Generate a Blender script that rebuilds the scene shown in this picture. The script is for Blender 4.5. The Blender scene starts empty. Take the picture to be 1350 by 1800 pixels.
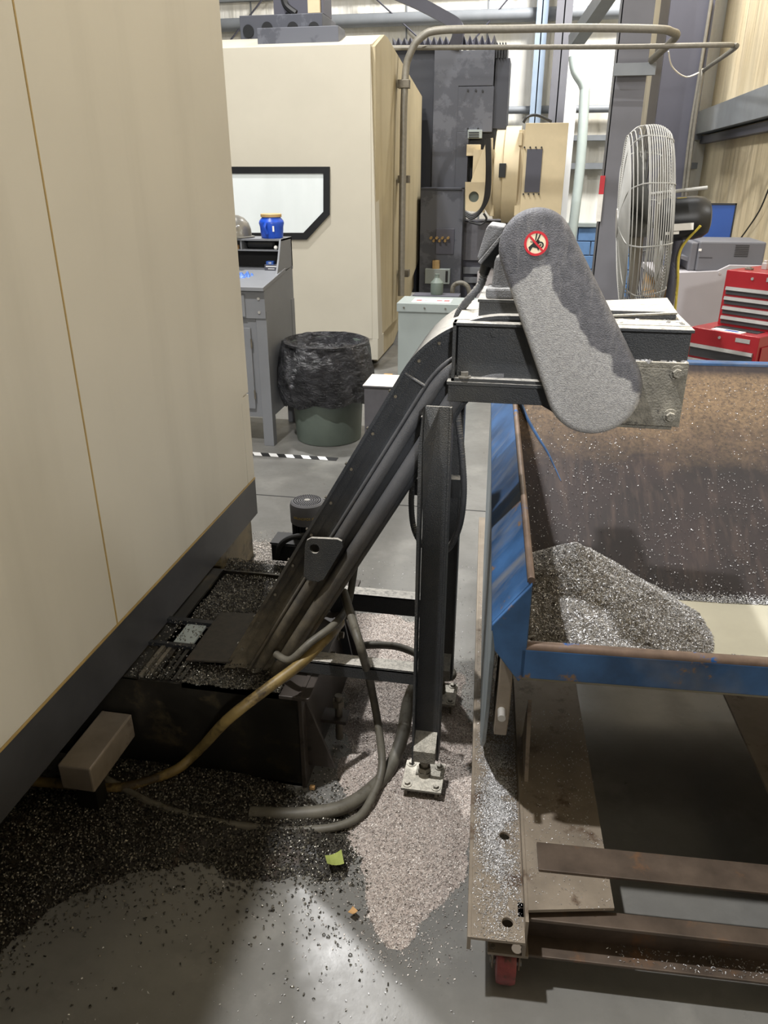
import bpy, math, random
import numpy as np
from math import sin, cos, pi, radians, atan2, hypot
from mathutils import Vector, Matrix
random.seed(7); rng = np.random.default_rng(11)
S = bpy.context.scene
C = S.collection

# ------------------------------------------------------------------ camera
H, FPX, PITCH, YAW = 1.7, 1330.0, radians(24), radians(10.5)
cam = bpy.data.cameras.new('camera'); co = bpy.data.objects.new('camera', cam); C.objects.link(co)
co.location = (0, 0, H); co.rotation_euler = (pi/2-PITCH, 0, YAW)
cam.sensor_fit = 'VERTICAL'; cam.sensor_height = 36; cam.lens = FPX/1800*36
cam.clip_start = .05; cam.clip_end = 100
S.camera = co
S.view_settings.view_transform = 'Standard'; S.view_settings.look = 'None'
S.view_settings.gamma = 1; S.view_settings.use_curve_mapping = False
S.view_settings.exposure = 0.22
# ------------------------------------------------------------------ light
w = bpy.data.worlds.new('world'); S.world = w; w.use_nodes = True
w.node_tree.nodes['Background'].inputs[0].default_value = (.95, .97, 1, 1)
w.node_tree.nodes['Background'].inputs[1].default_value = .06
def lamp(loc, to, power, size, size_y=None, col=(1, .99, .975)):
    l = bpy.data.lights.new('bay_and_fill_light', 'AREA'); l.energy = power; l.color = col
    l.shape = 'RECTANGLE'; l.size = size; l.size_y = size_y or size
    o = bpy.data.objects.new('bay_and_fill_light', l); C.objects.link(o); o.location = loc
    o.rotation_euler = (Vector(to)-Vector(loc)).to_track_quat('-Z', 'Y').to_euler()
    return o
lamp((-2.3, 5.7, 6.5), (-.6, 2.6, 0), 380, .25)         # high bay beyond the cream machine
lamp((-1.9, .6, 6.6), (-.1, 1.6, .3), 370, .14)         # high bay above the cream machine
lamp((2.1, 3.3, 2.5), (-1.1, 2.0, 1.5), 17, .5)         # added soft fill from the right for the machine face, out of frame
lamp((1.5, -3.5, 3.2), (-.1, 1.9, 1.0), 150, .3)        # added front fill behind the viewer, clearing the added partitions
lamp((.9, 9.6, 6.8), (.4, 12.6, 2.6), 620, .9)
lamp((-2.6, 3.4, 6.6), (-2.5, 7.4, 1.6), 90, .5)
sl_ = bpy.data.lights.new('reflector_light', 'SPOT'); sl_.energy = 420; sl_.spot_size = radians(58); sl_.spot_blend = .3; sl_.shadow_soft_size = .2
so_ = bpy.data.objects.new('reflector_light', sl_); C.objects.link(so_); so_.location = (1.5, 5.8, 6.6)
so_.rotation_euler = (Vector((1.5, 6.4, 0))-so_.location).to_track_quat('-Z', 'Y').to_euler()

F_ = Vector((-sin(YAW)*cos(PITCH), cos(YAW)*cos(PITCH), -sin(PITCH)))
R_ = Vector((cos(YAW), sin(YAW), 0)); U_ = R_.cross(F_)
def on(px, py, x=None, y=None, z=None):
    """point of the place measured from the photograph, on a known plane"""
    d = F_+R_*((px-675)/FPX)-U_*((py-900)/FPX)
    t = x/d.x if x is not None else (y/d.y if y is not None else (z-H)/d.z)
    return Vector((0, 0, H))+d*t

# ------------------------------------------------------------------ materials
def lin(c):
    return tuple((v/255/12.92 if v/255 <= .04045 else ((v/255+.055)/1.055)**2.4) for v in c)+(1,)
class NT:
    def __init__(s, name):
        s.m = bpy.data.materials.new(name); s.m.use_nodes = True; s.t = s.m.node_tree
        s.b = s.t.nodes['Principled BSDF']; s.c = None
    def n(s, typ, **kw):
        o = s.t.nodes.new(typ)
        for k, v in kw.items(): setattr(o, k, v)
        return o
    def l(s, a, b): s.t.links.new(a, b)
    def noise(s, scale, detail=4, rough=.6, vec=None, dist=0):
        o = s.n('ShaderNodeTexNoise'); o.inputs['Scale'].default_value = scale
        o.inputs['Detail'].default_value = detail; o.inputs['Roughness'].default_value = rough
        o.inputs['Distortion'].default_value = dist
        s.l(vec or s.co(), o.inputs['Vector']); return o.outputs['Fac']
    def co(s):
        if not s.c:
            s.c = s.n('ShaderNodeTexCoord').outputs['Object']
        return s.c
    def scaled(s, sx, sy, sz):
        o = s.n('ShaderNodeMapping'); o.inputs['Scale'].default_value = (sx, sy, sz)
        s.l(s.co(), o.inputs['Vector']); return o.outputs['Vector']
    def ramp(s, f, lo, hi):
        o = s.n('ShaderNodeMapRange'); o.inputs['From Min'].default_value = lo; o.inputs['From Max'].default_value = hi
        s.l(f, o.inputs['Value']); return o.outputs['Result']
    def math(s, op, a, b):
        o = s.n('ShaderNodeMath', operation=op)
        for i, v in enumerate((a, b)):
            if isinstance(v, (int, float)): o.inputs[i].default_value = v
            else: s.l(v, o.inputs[i])
        return o.outputs[0]
    def mix(s, f, a, b):
        o = s.n('ShaderNodeMix', data_type='RGBA')
        for sock, v in ((o.inputs[0], f), (o.inputs[6], a), (o.inputs[7], b)):
            if isinstance(v, (int, float)): sock.default_value = v
            elif isinstance(v, tuple): sock.default_value = v
            else: s.l(v, sock)
        return o.outputs[2]
    def bump(s, h, strength, dist=.01):
        o = s.n('ShaderNodeBump'); o.inputs['Strength'].default_value = strength; o.inputs['Distance'].default_value = dist
        s.l(h, o.inputs['Height']); s.l(o.outputs[0], s.b.inputs['Normal'])
    def done(s, col, rough=.5, metal=0):
        if isinstance(col, tuple): s.b.inputs['Base Color'].default_value = col
        else: s.l(col, s.b.inputs['Base Color'])
        if isinstance(rough, (int, float)): s.b.inputs['Roughness'].default_value = rough
        else: s.l(rough, s.b.inputs['Roughness'])
        s.b.inputs['Metallic'].default_value = metal
        return s.m
def mat(name, col, rough=.5, metal=0, var=.12, scale=6, grain=0, gscale=300, spots=None, spot_lo=.55, spot_hi=.62, spot_scale=8,
        dust=None, dust_lo=.6, streak=None, streak_amt=.5, sv=(18, 18, 1.2)):
    t = NT(name); c = lin(col)
    dark = tuple(v*(1-var*1.6) for v in c[:3])+(1,); lite = tuple(min(1, v*(1+var)) for v in c[:3])+(1,)
    o = t.mix(t.ramp(t.noise(scale, 6), .3, .7), dark, lite)
    if streak:
        f = t.ramp(t.noise(1, 4, .6, t.scaled(*sv)), .5, .75)
        o = t.mix(t.math('MULTIPLY', f, streak_amt), o, lin(streak))
    if spots:
        o = t.mix(t.ramp(t.noise(spot_scale, 8, .7), spot_lo, spot_hi), o, lin(spots))
    if dust:
        g = t.n('ShaderNodeNewGeometry'); sep = t.n('ShaderNodeSeparateXYZ'); t.l(g.outputs['Normal'], sep.inputs[0])
        up = t.ramp(sep.outputs['Z'], dust_lo, min(1, dust_lo+.35))
        k = t.ramp(t.noise(60, 6, .8), .25, .55)
        o = t.mix(t.math('MULTIPLY', up, k), o, lin(dust))
    if grain: t.bump(t.noise(gscale, 2), grain, .004)
    return t.done(o, rough, metal)

M = {}
M['cream'] = mat('cream_machine_paint', (188, 183, 170), .38, var=.03, scale=1.6, streak=(158, 153, 140), streak_amt=.3, sv=(6, 5, .5), spots=(150, 140, 118), spot_lo=.74, spot_hi=.8, spot_scale=9)
M['cream2'] = mat('far_cream_paint', (190, 184, 168), .45, var=.03, scale=2)
M['cream_side'] = mat('grimy_cream_paint', (176, 164, 134), .5, var=.08, scale=2, streak=(146, 128, 92), streak_amt=.6, sv=(6, 6, .5))
M['oilstain'] = mat('oil_stained_gap', (158, 134, 84), .5)
M['skirt'] = mat('charcoal_skirt', (58, 58, 60), .42, var=.18, scale=5, spots=(96, 92, 84), spot_lo=.72, spot_hi=.8, spot_scale=120)
M['plinth'] = mat('oily_plinth', (104, 92, 66), .45, var=.3, scale=4, spots=(44, 36, 22), spot_lo=.5, spot_hi=.6, spot_scale=5)
M['powder'] = mat('black_powder_coat', (47, 50, 54), .42, var=.12, scale=9, grain=.35, gscale=420, dust=(206, 202, 194), dust_lo=.62, streak=(84, 80, 68), streak_amt=.35, sv=(4, 4, 4))
def powder_dirty(nm='conveyor_paint', ca=(38, 41, 45), cb=(54, 57, 62), rg=.4):
    t = NT(nm)
    base = t.mix(t.ramp(t.noise(9, 5), .3, .7), lin(ca), lin(cb))
    dirt = t.mix(t.ramp(t.noise(24, 6), .3, .7), lin((62, 56, 44)), lin((110, 100, 80)))
    sep = t.n('ShaderNodeSeparateXYZ'); t.l(t.co(), sep.inputs[0])
    # grime splashed over the lower end of the conveyor (object z runs up from the floor)
    f = t.math('MULTIPLY', t.ramp(t.math('ADD', sep.outputs['Z'], t.math('MULTIPLY', t.noise(7, 6), .35)), 1.12, .6), .85)
    o = t.mix(f, base, dirt)
    g = t.n('ShaderNodeNewGeometry'); s2 = t.n('ShaderNodeSeparateXYZ'); t.l(g.outputs['Normal'], s2.inputs[0])
    up = t.math('MULTIPLY', t.ramp(s2.outputs['Z'], .62, .95), t.ramp(t.noise(60, 6, .8), .2, .5))
    o = t.mix(up, o, lin((212, 208, 200)))
    t.bump(t.noise(420, 2), .35, .004)
    return t.done(o, rg)
M['conv'] = powder_dirty()
M['guide'] = powder_dirty('guide_tube_paint', (72, 73, 76), (88, 89, 92), .34)
M['tube'] = mat('hammered_tube_paint', (82, 84, 88), .34, var=.15, scale=8, grain=.6, gscale=380, dust=(150, 146, 138), dust_lo=.35)
M['post'] = mat('hammered_post_paint', (60, 62, 64), .4, var=.15, scale=6, grain=.8, gscale=330, dust=(205, 200, 190), streak=(98, 92, 80), streak_amt=.4, sv=(5, 5, 3))
M['dustgray'] = mat('dusty_gray_casting', (116, 117, 120), .65, var=.14, scale=14, grain=.8, gscale=330, dust=(190, 190, 190), dust_lo=.3)
M['dustplate'] = mat('swarf_crusted_plate', (124, 121, 112), .8, var=.22, scale=40, grain=1, gscale=200, dust=(220, 214, 200), dust_lo=.5, spots=(80, 78, 74), spot_lo=.6, spot_hi=.68, spot_scale=30)
def guard_mat():
    t = NT('guard_dusty_black')
    dark = t.mix(t.ramp(t.noise(70, 5), .35, .75), lin((82, 83, 89)), lin((108, 108, 114)))
    dust = t.mix(t.ramp(t.noise(150, 5, .8), .3, .7), lin((132, 132, 134)), lin((182, 182, 182)))
    sep = t.n('ShaderNodeSeparateXYZ'); t.l(t.co(), sep.inputs[0])
    # a hand has wiped dust off the upper right band of the guard
    nz = t.math('MULTIPLY', t.math('SUBTRACT', t.noise(16, 4, .5), .5), .055)
    X = t.math('SUBTRACT', sep.outputs['X'], .208); Z = t.math('SUBTRACT', sep.outputs['Z'], 1.560)
    al = t.math('ADD', t.math('MULTIPLY', X, .454), t.math('MULTIPLY', Z, -.891))
    ac = t.math('ADD', t.math('MULTIPLY', X, .891), t.math('MULTIPLY', Z, .454))
    lim = t.math('ADD', t.math('MULTIPLY', t.math('MAXIMUM', t.math('SUBTRACT', al, .13), 0), .28), .008)
    m1 = t.ramp(t.math('SUBTRACT', t.math('ADD', lim, nz), ac), -.002, .004)
    m2 = t.ramp(t.math('ADD', t.math('SUBTRACT', al, .045), nz), -.002, .004)
    o = t.mix(t.math('MULTIPLY', m1, m2), dark, dust)
    st = t.ramp(t.noise(1, 4, .6, t.scaled(30, 1, 5)), .55, .75)
    o = t.mix(t.math('MULTIPLY', st, .35), o, lin((180, 178, 176)))
    t.bump(t.noise(330, 2), .8, .004)
    return t.done(o, .55)
M['guard'] = guard_mat()
M['blackoil'] = mat('oily_black_steel', (26, 24, 20), .3, var=.4, scale=6, spots=(62, 54, 38), spot_lo=.56, spot_hi=.7, spot_scale=7)
M['tankside'] = mat('tank_end_paint', (64, 58, 54), .5, var=.2, scale=6, spots=(34, 28, 22), spot_lo=.55, spot_hi=.65, spot_scale=6)
M['steel'] = mat('bare_steel', (140, 138, 132), .35, .6, var=.15, scale=20, dust=(200, 196, 188))
M['steeldull'] = mat('dull_steel', (112, 106, 94), .45, .35, var=.2, scale=20)
M['hose'] = mat('grimy_hose', (96, 92, 82), .55, var=.2, scale=20, spots=(60, 52, 36), spot_lo=.55, spot_hi=.65, spot_scale=12)
M['hoseyellow'] = mat('yellowed_hose', (128, 108, 62), .5, var=.25, scale=14, spots=(58, 46, 26), spot_lo=.52, spot_hi=.62, spot_scale=9)
M['black'] = mat('black_plastic', (26, 27, 29), .4, grain=.1)
M['blackmatte'] = mat('black_rubber', (30, 30, 31), .6)
M['binout'] = mat('blue_scraped_paint', (52, 88, 132), .45, var=.35, scale=6, streak=(128, 122, 108), streak_amt=.7, sv=(3, 11, 3), spots=(122, 96, 66), spot_lo=.6, spot_hi=.65, spot_scale=11)
M['binedge'] = mat('worn_rim_steel', (122, 104, 92), .4, .35, var=.2, scale=20, spots=(46, 96, 160), spot_lo=.6, spot_hi=.64, spot_scale=10)
M['binside'] = mat('scuffed_blue_gray_side', (140, 150, 156), .5, .2, var=.15, scale=8, streak=(170, 168, 160), streak_amt=.5, sv=(30, 2, 14))
def bin_in():
    t = NT('dark_rusty_interior')
    o = t.mix(t.ramp(t.noise(5, 6), .3, .7), lin((23, 16, 17)), lin((40, 29, 29)))
    st = t.ramp(t.noise(1, 5, .65, t.scaled(30, 5, 5)), .5, .7)
    o = t.mix(t.math('MULTIPLY', st, .4), o, lin((82, 66, 58)))
    sep = t.n('ShaderNodeSeparateXYZ'); t.l(t.co(), sep.inputs[0])
    yy = t.math('ADD', sep.outputs['Y'], t.math('MULTIPLY', t.math('SUBTRACT', t.noise(9, 6, .7), .5), .35))
    band_ = t.math('MULTIPLY', t.ramp(yy, 1.55, 1.85), t.ramp(sep.outputs['Y'], 2.02, 1.98))
    gr = t.ramp(t.noise(70, 6, .8), .3, .6)
    o = t.mix(t.math('MULTIPLY', band_, gr), o, lin((122, 100, 74)))
    return t.done(o, .62)
M['binin'] = bin_in()
M['binrust'] = mat('bare_rusty_band', (132, 110, 82), .55, var=.25, scale=60, spots=(70, 52, 42), spot_lo=.5, spot_hi=.6, spot_scale=30)
M['skid'] = mat('worn_brown_steel', (142, 131, 117), .45, .25, var=.15, scale=10, spots=(88, 70, 56), spot_lo=.56, spot_hi=.66, spot_scale=8)
M['skidrust'] = mat('rusty_channel', (88, 76, 66), .5, .2, var=.25, scale=12, spots=(112, 84, 62), spot_lo=.58, spot_hi=.68, spot_scale=9)
M['coolant'] = mat('milky_coolant', (178, 174, 156), .12, var=.05, scale=5)
M['wheel'] = mat('red_caster_tread', (140, 70, 70), .5, var=.25, scale=30, spots=(90, 60, 54), spot_lo=.55, spot_hi=.62, spot_scale=40)
def chipmat(name, lo, hi, metal=.55, rough=.38, tint=None):
    t = NT(name); g = t.n('ShaderNodeNewGeometry')
    r = t.n('ShaderNodeValToRGB'); e = r.color_ramp.elements
    e[0].color = lin(lo); e[1].color = lin(hi); e[0].position = 0; e[1].position = 1
    t.l(g.outputs['Random Per Island'], r.inputs[0])
    return t.done(r.outputs[0], rough, metal)
M['chip'] = chipmat('aluminium_chip', (96, 94, 92), (246, 246, 248), .25, .35)
M['chippink'] = chipmat('floor_chip', (112, 102, 96), (238, 230, 222), .1, .5)
M['chipdark'] = chipmat('oily_shaded_chip', (36, 34, 30), (120, 116, 106), .5, .3)
M['pilebase'] = mat('swarf_bed', (134, 130, 124), .7, var=.35, scale=120, spots=(60, 54, 48), spot_lo=.52, spot_hi=.62, spot_scale=60)
M['pilepink'] = mat('swarf_bed_light', (172, 160, 152), .75, var=.3, scale=150, spots=(92, 80, 72), spot_lo=.55, spot_hi=.65, spot_scale=80)
M['piledark'] = mat('oily_shaded_bed', (40, 35, 28), .5, var=.4, scale=60, spots=(66, 50, 38), spot_lo=.58, spot_hi=.68, spot_scale=5)  # oil colour with the foreground shade put into the dark tone
M['lightgray'] = mat('light_gray_cabinet', (150, 158, 156), .45, var=.03)
M['deskgray'] = mat('shop_desk_gray', (118, 120, 124), .45, var=.05, scale=4)
M['darkgray'] = mat('machine_dark_gray', (70, 72, 80), .5, var=.1, scale=2, spots=(88, 90, 98), spot_lo=.5, spot_hi=.54, spot_scale=1.6)
M['darkgray2'] = mat('machine_charcoal', (50, 52, 60), .5, var=.1, scale=2)
M['boxgray'] = mat('textured_gray_box', (96, 95, 100), .55, var=.08, scale=20, dust=(236, 230, 218), dust_lo=.6)
M['beige'] = mat('spindle_beige', (200, 184, 150), .5, var=.06, scale=4)
M['colgray'] = mat('painted_column_gray', (110, 110, 116), .55, var=.05, scale=3)
M['coldark'] = mat('painted_column_dark', (74, 74, 84), .55, var=.05, scale=3)
M['bluegray'] = mat('pale_blue_steel', (150, 166, 184), .5, var=.04)
M['girt'] = mat('girt_gray', (128, 132, 136), .5, var=.06)
M['white'] = mat('white_paint', (232, 232, 230), .5, var=.02)
M['pane'] = mat('milky_window_pane', (226, 232, 232), .15, var=.02, scale=3, streak=(200, 208, 206), streak_amt=.5, sv=(2, 2, .4))
M['conduit'] = mat('dusty_conduit', (128, 124, 114), .5, .3, var=.1, scale=30, dust=(160, 154, 140), dust_lo=.4)
M['pvc'] = mat('pale_green_pipe', (196, 208, 204), .4, var=.03)
M['blocks'] = mat('blue_block_paint', (104, 140, 184), .5, var=.06, scale=10, grain=.1, gscale=90)
M['red'] = mat('toolbox_red', (146, 34, 40), .3, var=.05)
M['drawer'] = mat('drawer_dark', (66, 66, 68), .4)
M['alu'] = mat('drawer_pull_aluminium', (190, 188, 184), .35, .5)
M['printer'] = mat('printer_gray', (100, 100, 104), .5, var=.03)
M['deskpanel'] = mat('pale_gray_panel', (172, 168, 170), .6, var=.03)
M['blue'] = mat('blue_panel', (38, 78, 150), .5, var=.05)
M['bluetub'] = mat('blue_tub_plastic', (30, 78, 190), .35, var=.15, scale=20)
M['tan'] = mat('tan_lid', (180, 150, 100), .5)
M['glove'] = mat('nitrile_glove', (74, 112, 184), .5, var=.15, scale=40)
M['helmet'] = mat('metallic_gray_helmet', (120, 118, 112), .3, .4)
M['can'] = mat('gray_green_can', (96, 106, 98), .55, var=.12, scale=5)
M['cage'] = mat('fan_wire', (168, 167, 162), .55, .1, var=.1)
M['fanblade'] = mat('fan_dusty_blade', (120, 120, 116), .5, .3)
M['paper'] = mat('paper_white', (235, 232, 225), .7)
M['yellow'] = mat('yellow_strap', (196, 176, 70), .6)
M['card'] = mat('cardboard', (190, 150, 100), .8)
M['stickred'] = mat('sign_red', (204, 40, 52), .4, var=.02)
M['stickcream'] = mat('sign_cream', (240, 226, 196), .4, var=.02)
M['stickblack'] = mat('sign_black', (34, 36, 34), .4)
M['gold'] = mat('gold_print', (170, 150, 90), .4)
M['orange'] = mat('orange_plastic', (216, 140, 50), .5)
M['greenyellow'] = mat('yellow_green_paper', (150, 160, 84), .7)
M['copper'] = mat('brass_fittings', (180, 150, 100), .3, .7)
def bag_mat():
    t = NT('black_bin_liner')
    h = t.noise(14, 6, .65, t.scaled(1, 1, 2), 1.2)
    t.bump(h, 1, .05)
    return t.done(t.mix(t.ramp(t.noise(10, 6), .4, .7), lin((24, 24, 27)), lin((60, 60, 64))), .28)
M['bag'] = bag_mat()
def floor_mat():
    t = NT('polished_concrete')
    n1 = t.ramp(t.noise(.9, 8, .6), .3, .7); n2 = t.noise(7, 8, .7)
    o = t.mix(n1, lin((100, 99, 96)), lin((128, 127, 123)))
    o = t.mix(t.math('MULTIPLY', t.ramp(n2, .45, .75), .5), o, lin((92, 90, 86)))
    o = t.mix(t.math('MULTIPLY', t.ramp(t.noise(3, 6), .55, .75), .45), o, lin((164, 162, 156)))
    t.bump(t.noise(40, 4), .08, .004)
    return t.done(o, t.ramp(n2, .2, .9))
M['floor'] = floor_mat()
for l_ in M['floor'].node_tree.nodes:
    if l_.type == 'MAP_RANGE' and l_.outputs[0].links and l_.outputs[0].links[0].to_socket.name == 'Roughness':
        l_.inputs['To Min'].default_value = .22; l_.inputs['To Max'].default_value = .5
def wall_mat(name, c1, c2, axis):
    t = NT(name)
    sc = (2.4, 2.4, .3)
    f = t.ramp(t.noise(1, 5, .6, t.scaled(*sc)), .35, .7)
    o = t.mix(f, lin(c1), lin(c2))
    o = t.mix(t.math('MULTIPLY', t.ramp(t.noise(.8, 5), .5, .75), .35), o, lin((176, 146, 96)))
    t.bump(t.noise(1, 4, .5, t.scaled(3.2, 3.2, .3)), .8, .12)
    return t.done(o, .6)
M['insul_back'] = wall_mat('vinyl_insulation_white', (226, 222, 208), (246, 244, 238), 0)
M['insul_right'] = wall_mat('vinyl_insulation_cream', (202, 186, 152), (224, 209, 178), 0)

# ------------------------------------------------------------------ mesh builder
class MB:
    def __init__(s): s.v = []; s.f = []
    def add(s, vs, fs):
        n = len(s.v); s.v += [tuple(v) for v in vs]; s.f += [tuple(i+n for i in f) for f in fs]; return s
    def box(s, a, b, mtx=None):
        x0, x1 = sorted((a[0], b[0])); y0, y1 = sorted((a[1], b[1])); z0, z1 = sorted((a[2], b[2]))
        vs = [Vector(p) for p in ((x0, y0, z0), (x1, y0, z0), (x1, y1, z0), (x0, y1, z0), (x0, y0, z1), (x1, y0, z1), (x1, y1, z1), (x0, y1, z1))]
        if mtx: vs = [mtx @ v for v in vs]
        return s.add(vs, [(0, 3, 2, 1), (4, 5, 6, 7), (0, 1, 5, 4), (1, 2, 6, 5), (2, 3, 7, 6), (3, 0, 4, 7)])
    def prism(s, pts, axis, a, b):
        """polygon pts in the plane across axis, from a to b"""
        def mk(p, t): return (t, p[0], p[1]) if axis == 'x' else ((p[0], t, p[1]) if axis == 'y' else (p[0], p[1], t))
        n = len(pts); vs = [mk(p, a) for p in pts]+[mk(p, b) for p in pts]
        fs = [tuple(range(n)), tuple(range(2*n-1, n-1, -1))]+[(i, i+n, (i+1) % n+n, (i+1) % n) for i in range(n)]
        return s.add(vs, fs)
    def cyl(s, a, b, r, r2=None, n=20, cap=True):
        a = Vector(a); b = Vector(b); d = (b-a).normalized(); r2 = r if r2 is None else r2
        u = d.orthogonal().normalized(); w_ = d.cross(u)
        vs = [a+(u*cos(2*pi*i/n)+w_*sin(2*pi*i/n))*r for i in range(n)]+[b+(u*cos(2*pi*i/n)+w_*sin(2*pi*i/n))*r2 for i in range(n)]
        fs = [(i, (i+1) % n, (i+1) % n+n, i+n) for i in range(n)]
        if cap: fs += [tuple(range(n-1, -1, -1)), tuple(range(n, 2*n))]
        return s.add(vs, fs)
    def tube(s, pts, r, n=10, smooth=True, ribs=0):
        P = [Vector(p) for p in pts]
        if smooth: P = spline(P)
        if ribs:
            Q = [P[0]]; L = 0; step = ribs/2
            for a, b in zip(P, P[1:]):
                d = (b-a).length
                k = max(1, int(d/step))
                Q += [a.lerp(b, (j+1)/k) for j in range(k)]
            P = Q
        up = None; vs = []
        for i, p in enumerate(P):
            d = (P[min(i+1, len(P)-1)]-P[max(i-1, 0)]).normalized()
            if up is None: up = d.orthogonal().normalized()
            up = (up-d*up.dot(d)).normalized(); w_ = d.cross(up)
            rr = (r(i/(len(P)-1)) if callable(r) else r)*(1 if not ribs or i % 2 else .88)
            vs += [p+(up*cos(2*pi*k/n)+w_*sin(2*pi*k/n))*rr for k in range(n)]
        m = len(P)
        fs = [(i*n+k, i*n+(k+1) % n, (i+1)*n+(k+1) % n, (i+1)*n+k) for i in range(m-1) for k in range(n)]
        fs += [tuple(range(n-1, -1, -1)), tuple(range((m-1)*n, m*n))]
        return s.add(vs, fs)
    def lathe(s, prof, c, n=40, axis='z', wob=None):
        vs = []
        for r, h in prof:
            for k in range(n):
                a = 2*pi*k/n; rr = r*(wob(a, h) if wob else 1)
                if axis == 'z': vs.append((c[0]+rr*cos(a), c[1]+rr*sin(a), c[2]+h))
                elif axis == 'x': vs.append((c[0]+h, c[1]+rr*cos(a), c[2]+rr*sin(a)))
                else: vs.append((c[0]+rr*cos(a), c[1]+h, c[2]+rr*sin(a)))
        m = len(prof)
        fs = [(i*n+k, i*n+(k+1) % n, (i+1)*n+(k+1) % n, (i+1)*n+k) for i in range(m-1) for k in range(n)]
        if prof[0][0] > 1e-4 and prof[0][0] < 1e3: fs.append(tuple(range(n-1, -1, -1)))
        fs.append(tuple(range((m-1)*n, m*n)))
        return s.add(vs, fs)
    def holed(s, outline, c, r, axis, a, b, n=32):
        """plate with a round hole: outline polygon (convex seen from c)"""
        def hit(ang):
            dx, dy = cos(ang), sin(ang); best = None
            for i in range(len(outline)):
                p, q = outline[i], outline[(i+1) % len(outline)]
                ex, ey = q[0]-p[0], q[1]-p[1]; den = dx*ey-dy*ex
                if abs(den) < 1e-12: continue
                t = ((p[0]-c[0])*ey-(p[1]-c[1])*ex)/den; u = ((p[0]-c[0])*dy-(p[1]-c[1])*dx)/den
                if t > 0 and -1e-6 <= u <= 1+1e-6 and (best is None or t < best): best = t
            return (c[0]+dx*best, c[1]+dy*best)
        angs = sorted(set([2*pi*i/n for i in range(n)]+[atan2(p[1]-c[1], p[0]-c[0]) % (2*pi) for p in outline]))
        O = [hit(t) for t in angs]; I = [(c[0]+r*cos(t), c[1]+r*sin(t)) for t in angs]; k = len(angs)
        def mk(p, t): return (t, p[0], p[1]) if axis == 'x' else ((p[0], t, p[1]) if axis == 'y' else (p[0], p[1], t))
        vs = [mk(p, a) for p in O]+[mk(p, a) for p in I]+[mk(p, b) for p in O]+[mk(p, b) for p in I]
        fs = []
        for i in range(k):
            j = (i+1) % k
            fs += [(i, j, k+j, k+i), (2*k+j, 2*k+i, 3*k+i, 3*k+j), (i, 2*k+i, 2*k+j, j), (k+i, k+j, 3*k+j, 3*k+i)]
        return s.add(vs, fs)
def spline(P, k=8):
    out = []
    for i in range(len(P)-1):
        p0 = P[max(i-1, 0)]; p1 = P[i]; p2 = P[i+1]; p3 = P[min(i+2, len(P)-1)]
        for j in range(k):
            t = j/k
            out.append(.5*((2*p1)+(p2-p0)*t+(2*p0-5*p1+4*p2-p3)*t*t+(3*p1-p0-3*p2+p3)*t**3))
    out.append(P[-1]); return out
W = {}
def tag(o, label=None, cat=None, group=None, kind=None):
    if label: o['label'] = label
    if cat: o['category'] = cat
    if group: o['group'] = group
    if kind: o['kind'] = kind
    return o
def empty(name, loc, label, cat, group=None, rz=0):
    o = bpy.data.objects.new(name, None); C.objects.link(o); o.empty_display_size = .1
    o.location = loc; o.rotation_euler = (0, 0, rz)
    W[o.name] = Matrix.Translation(Vector(loc)) @ Matrix.Rotation(rz, 4, 'Z')
    return tag(o, label, cat, group)
def obj(name, mb, m, parent=None, smooth=False, bevel=0, local=False, fixn=True, label=None):
    vs = mb.v; mw = W[parent.name] if parent else Matrix.Identity(4)
    if parent and not local:
        inv = mw.inverted(); vs = [tuple(inv @ Vector(v)) for v in vs]
    me = bpy.data.meshes.new(name); me.from_pydata(vs, [], mb.f)
    if fixn:
        import bmesh
        b = bmesh.new(); b.from_mesh(me); bmesh.ops.recalc_face_normals(b, faces=b.faces); b.to_mesh(me); b.free()
    me.materials.append(M[m] if isinstance(m, str) else m)
    if smooth:
        me.polygons.foreach_set('use_smooth', [True]*len(me.polygons))
        try: me.set_sharp_from_angle(angle=radians(35))
        except Exception: pass
    me.update()
    o = bpy.data.objects.new(name, me); C.objects.link(o)
    if parent: o.parent = parent
    W[o.name] = mw
    if bevel:
        bv = o.modifiers.new('bevel', 'BEVEL'); bv.width = bevel; bv.segments = 2; bv.limit_method = 'ANGLE'; bv.angle_limit = radians(40)
    if label: o['label'] = label
    return o
def struct(name, mb, m, parent=None, smooth=False, bevel=0, label=None, cat=None):
    o = obj(name, mb, m, parent, smooth, bevel)
    if parent is None: tag(o, label or name.replace('_', ' '), cat or name.split('_')[0], kind='structure')
    return o
def B(*a, **k): return MB().box(*a, **k)
def text(name, s_, size, m, parent, mtx, depth=.0008):
    """raised or printed lettering as a mesh; mtx puts the text's plane into parent's space"""
    cu = bpy.data.curves.new(name, 'FONT'); cu.body = s_; cu.size = size; cu.extrude = depth; cu.align_x = 'CENTER'; cu.align_y = 'CENTER'
    tmp = bpy.data.objects.new(name, cu); me = bpy.data.meshes.new_from_object(tmp)
    bpy.data.objects.remove(tmp); bpy.data.curves.remove(cu)
    me.transform(mtx); me.materials.clear(); me.materials.append(M[m])
    me.name = name
    o = bpy.data.objects.new(name, me); C.objects.link(o); o.parent = parent; W[o.name] = W[parent.name]
    return o
def bolt(a, d, r, h, washer=True):
    a = Vector(a); d = Vector(d).normalized(); b = MB()
    if washer: b.cyl(a, a+d*h*.25, r*1.6, n=18)
    b.cyl(a+d*h*.25, a+d*h, r, n=6)
    return b

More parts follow.
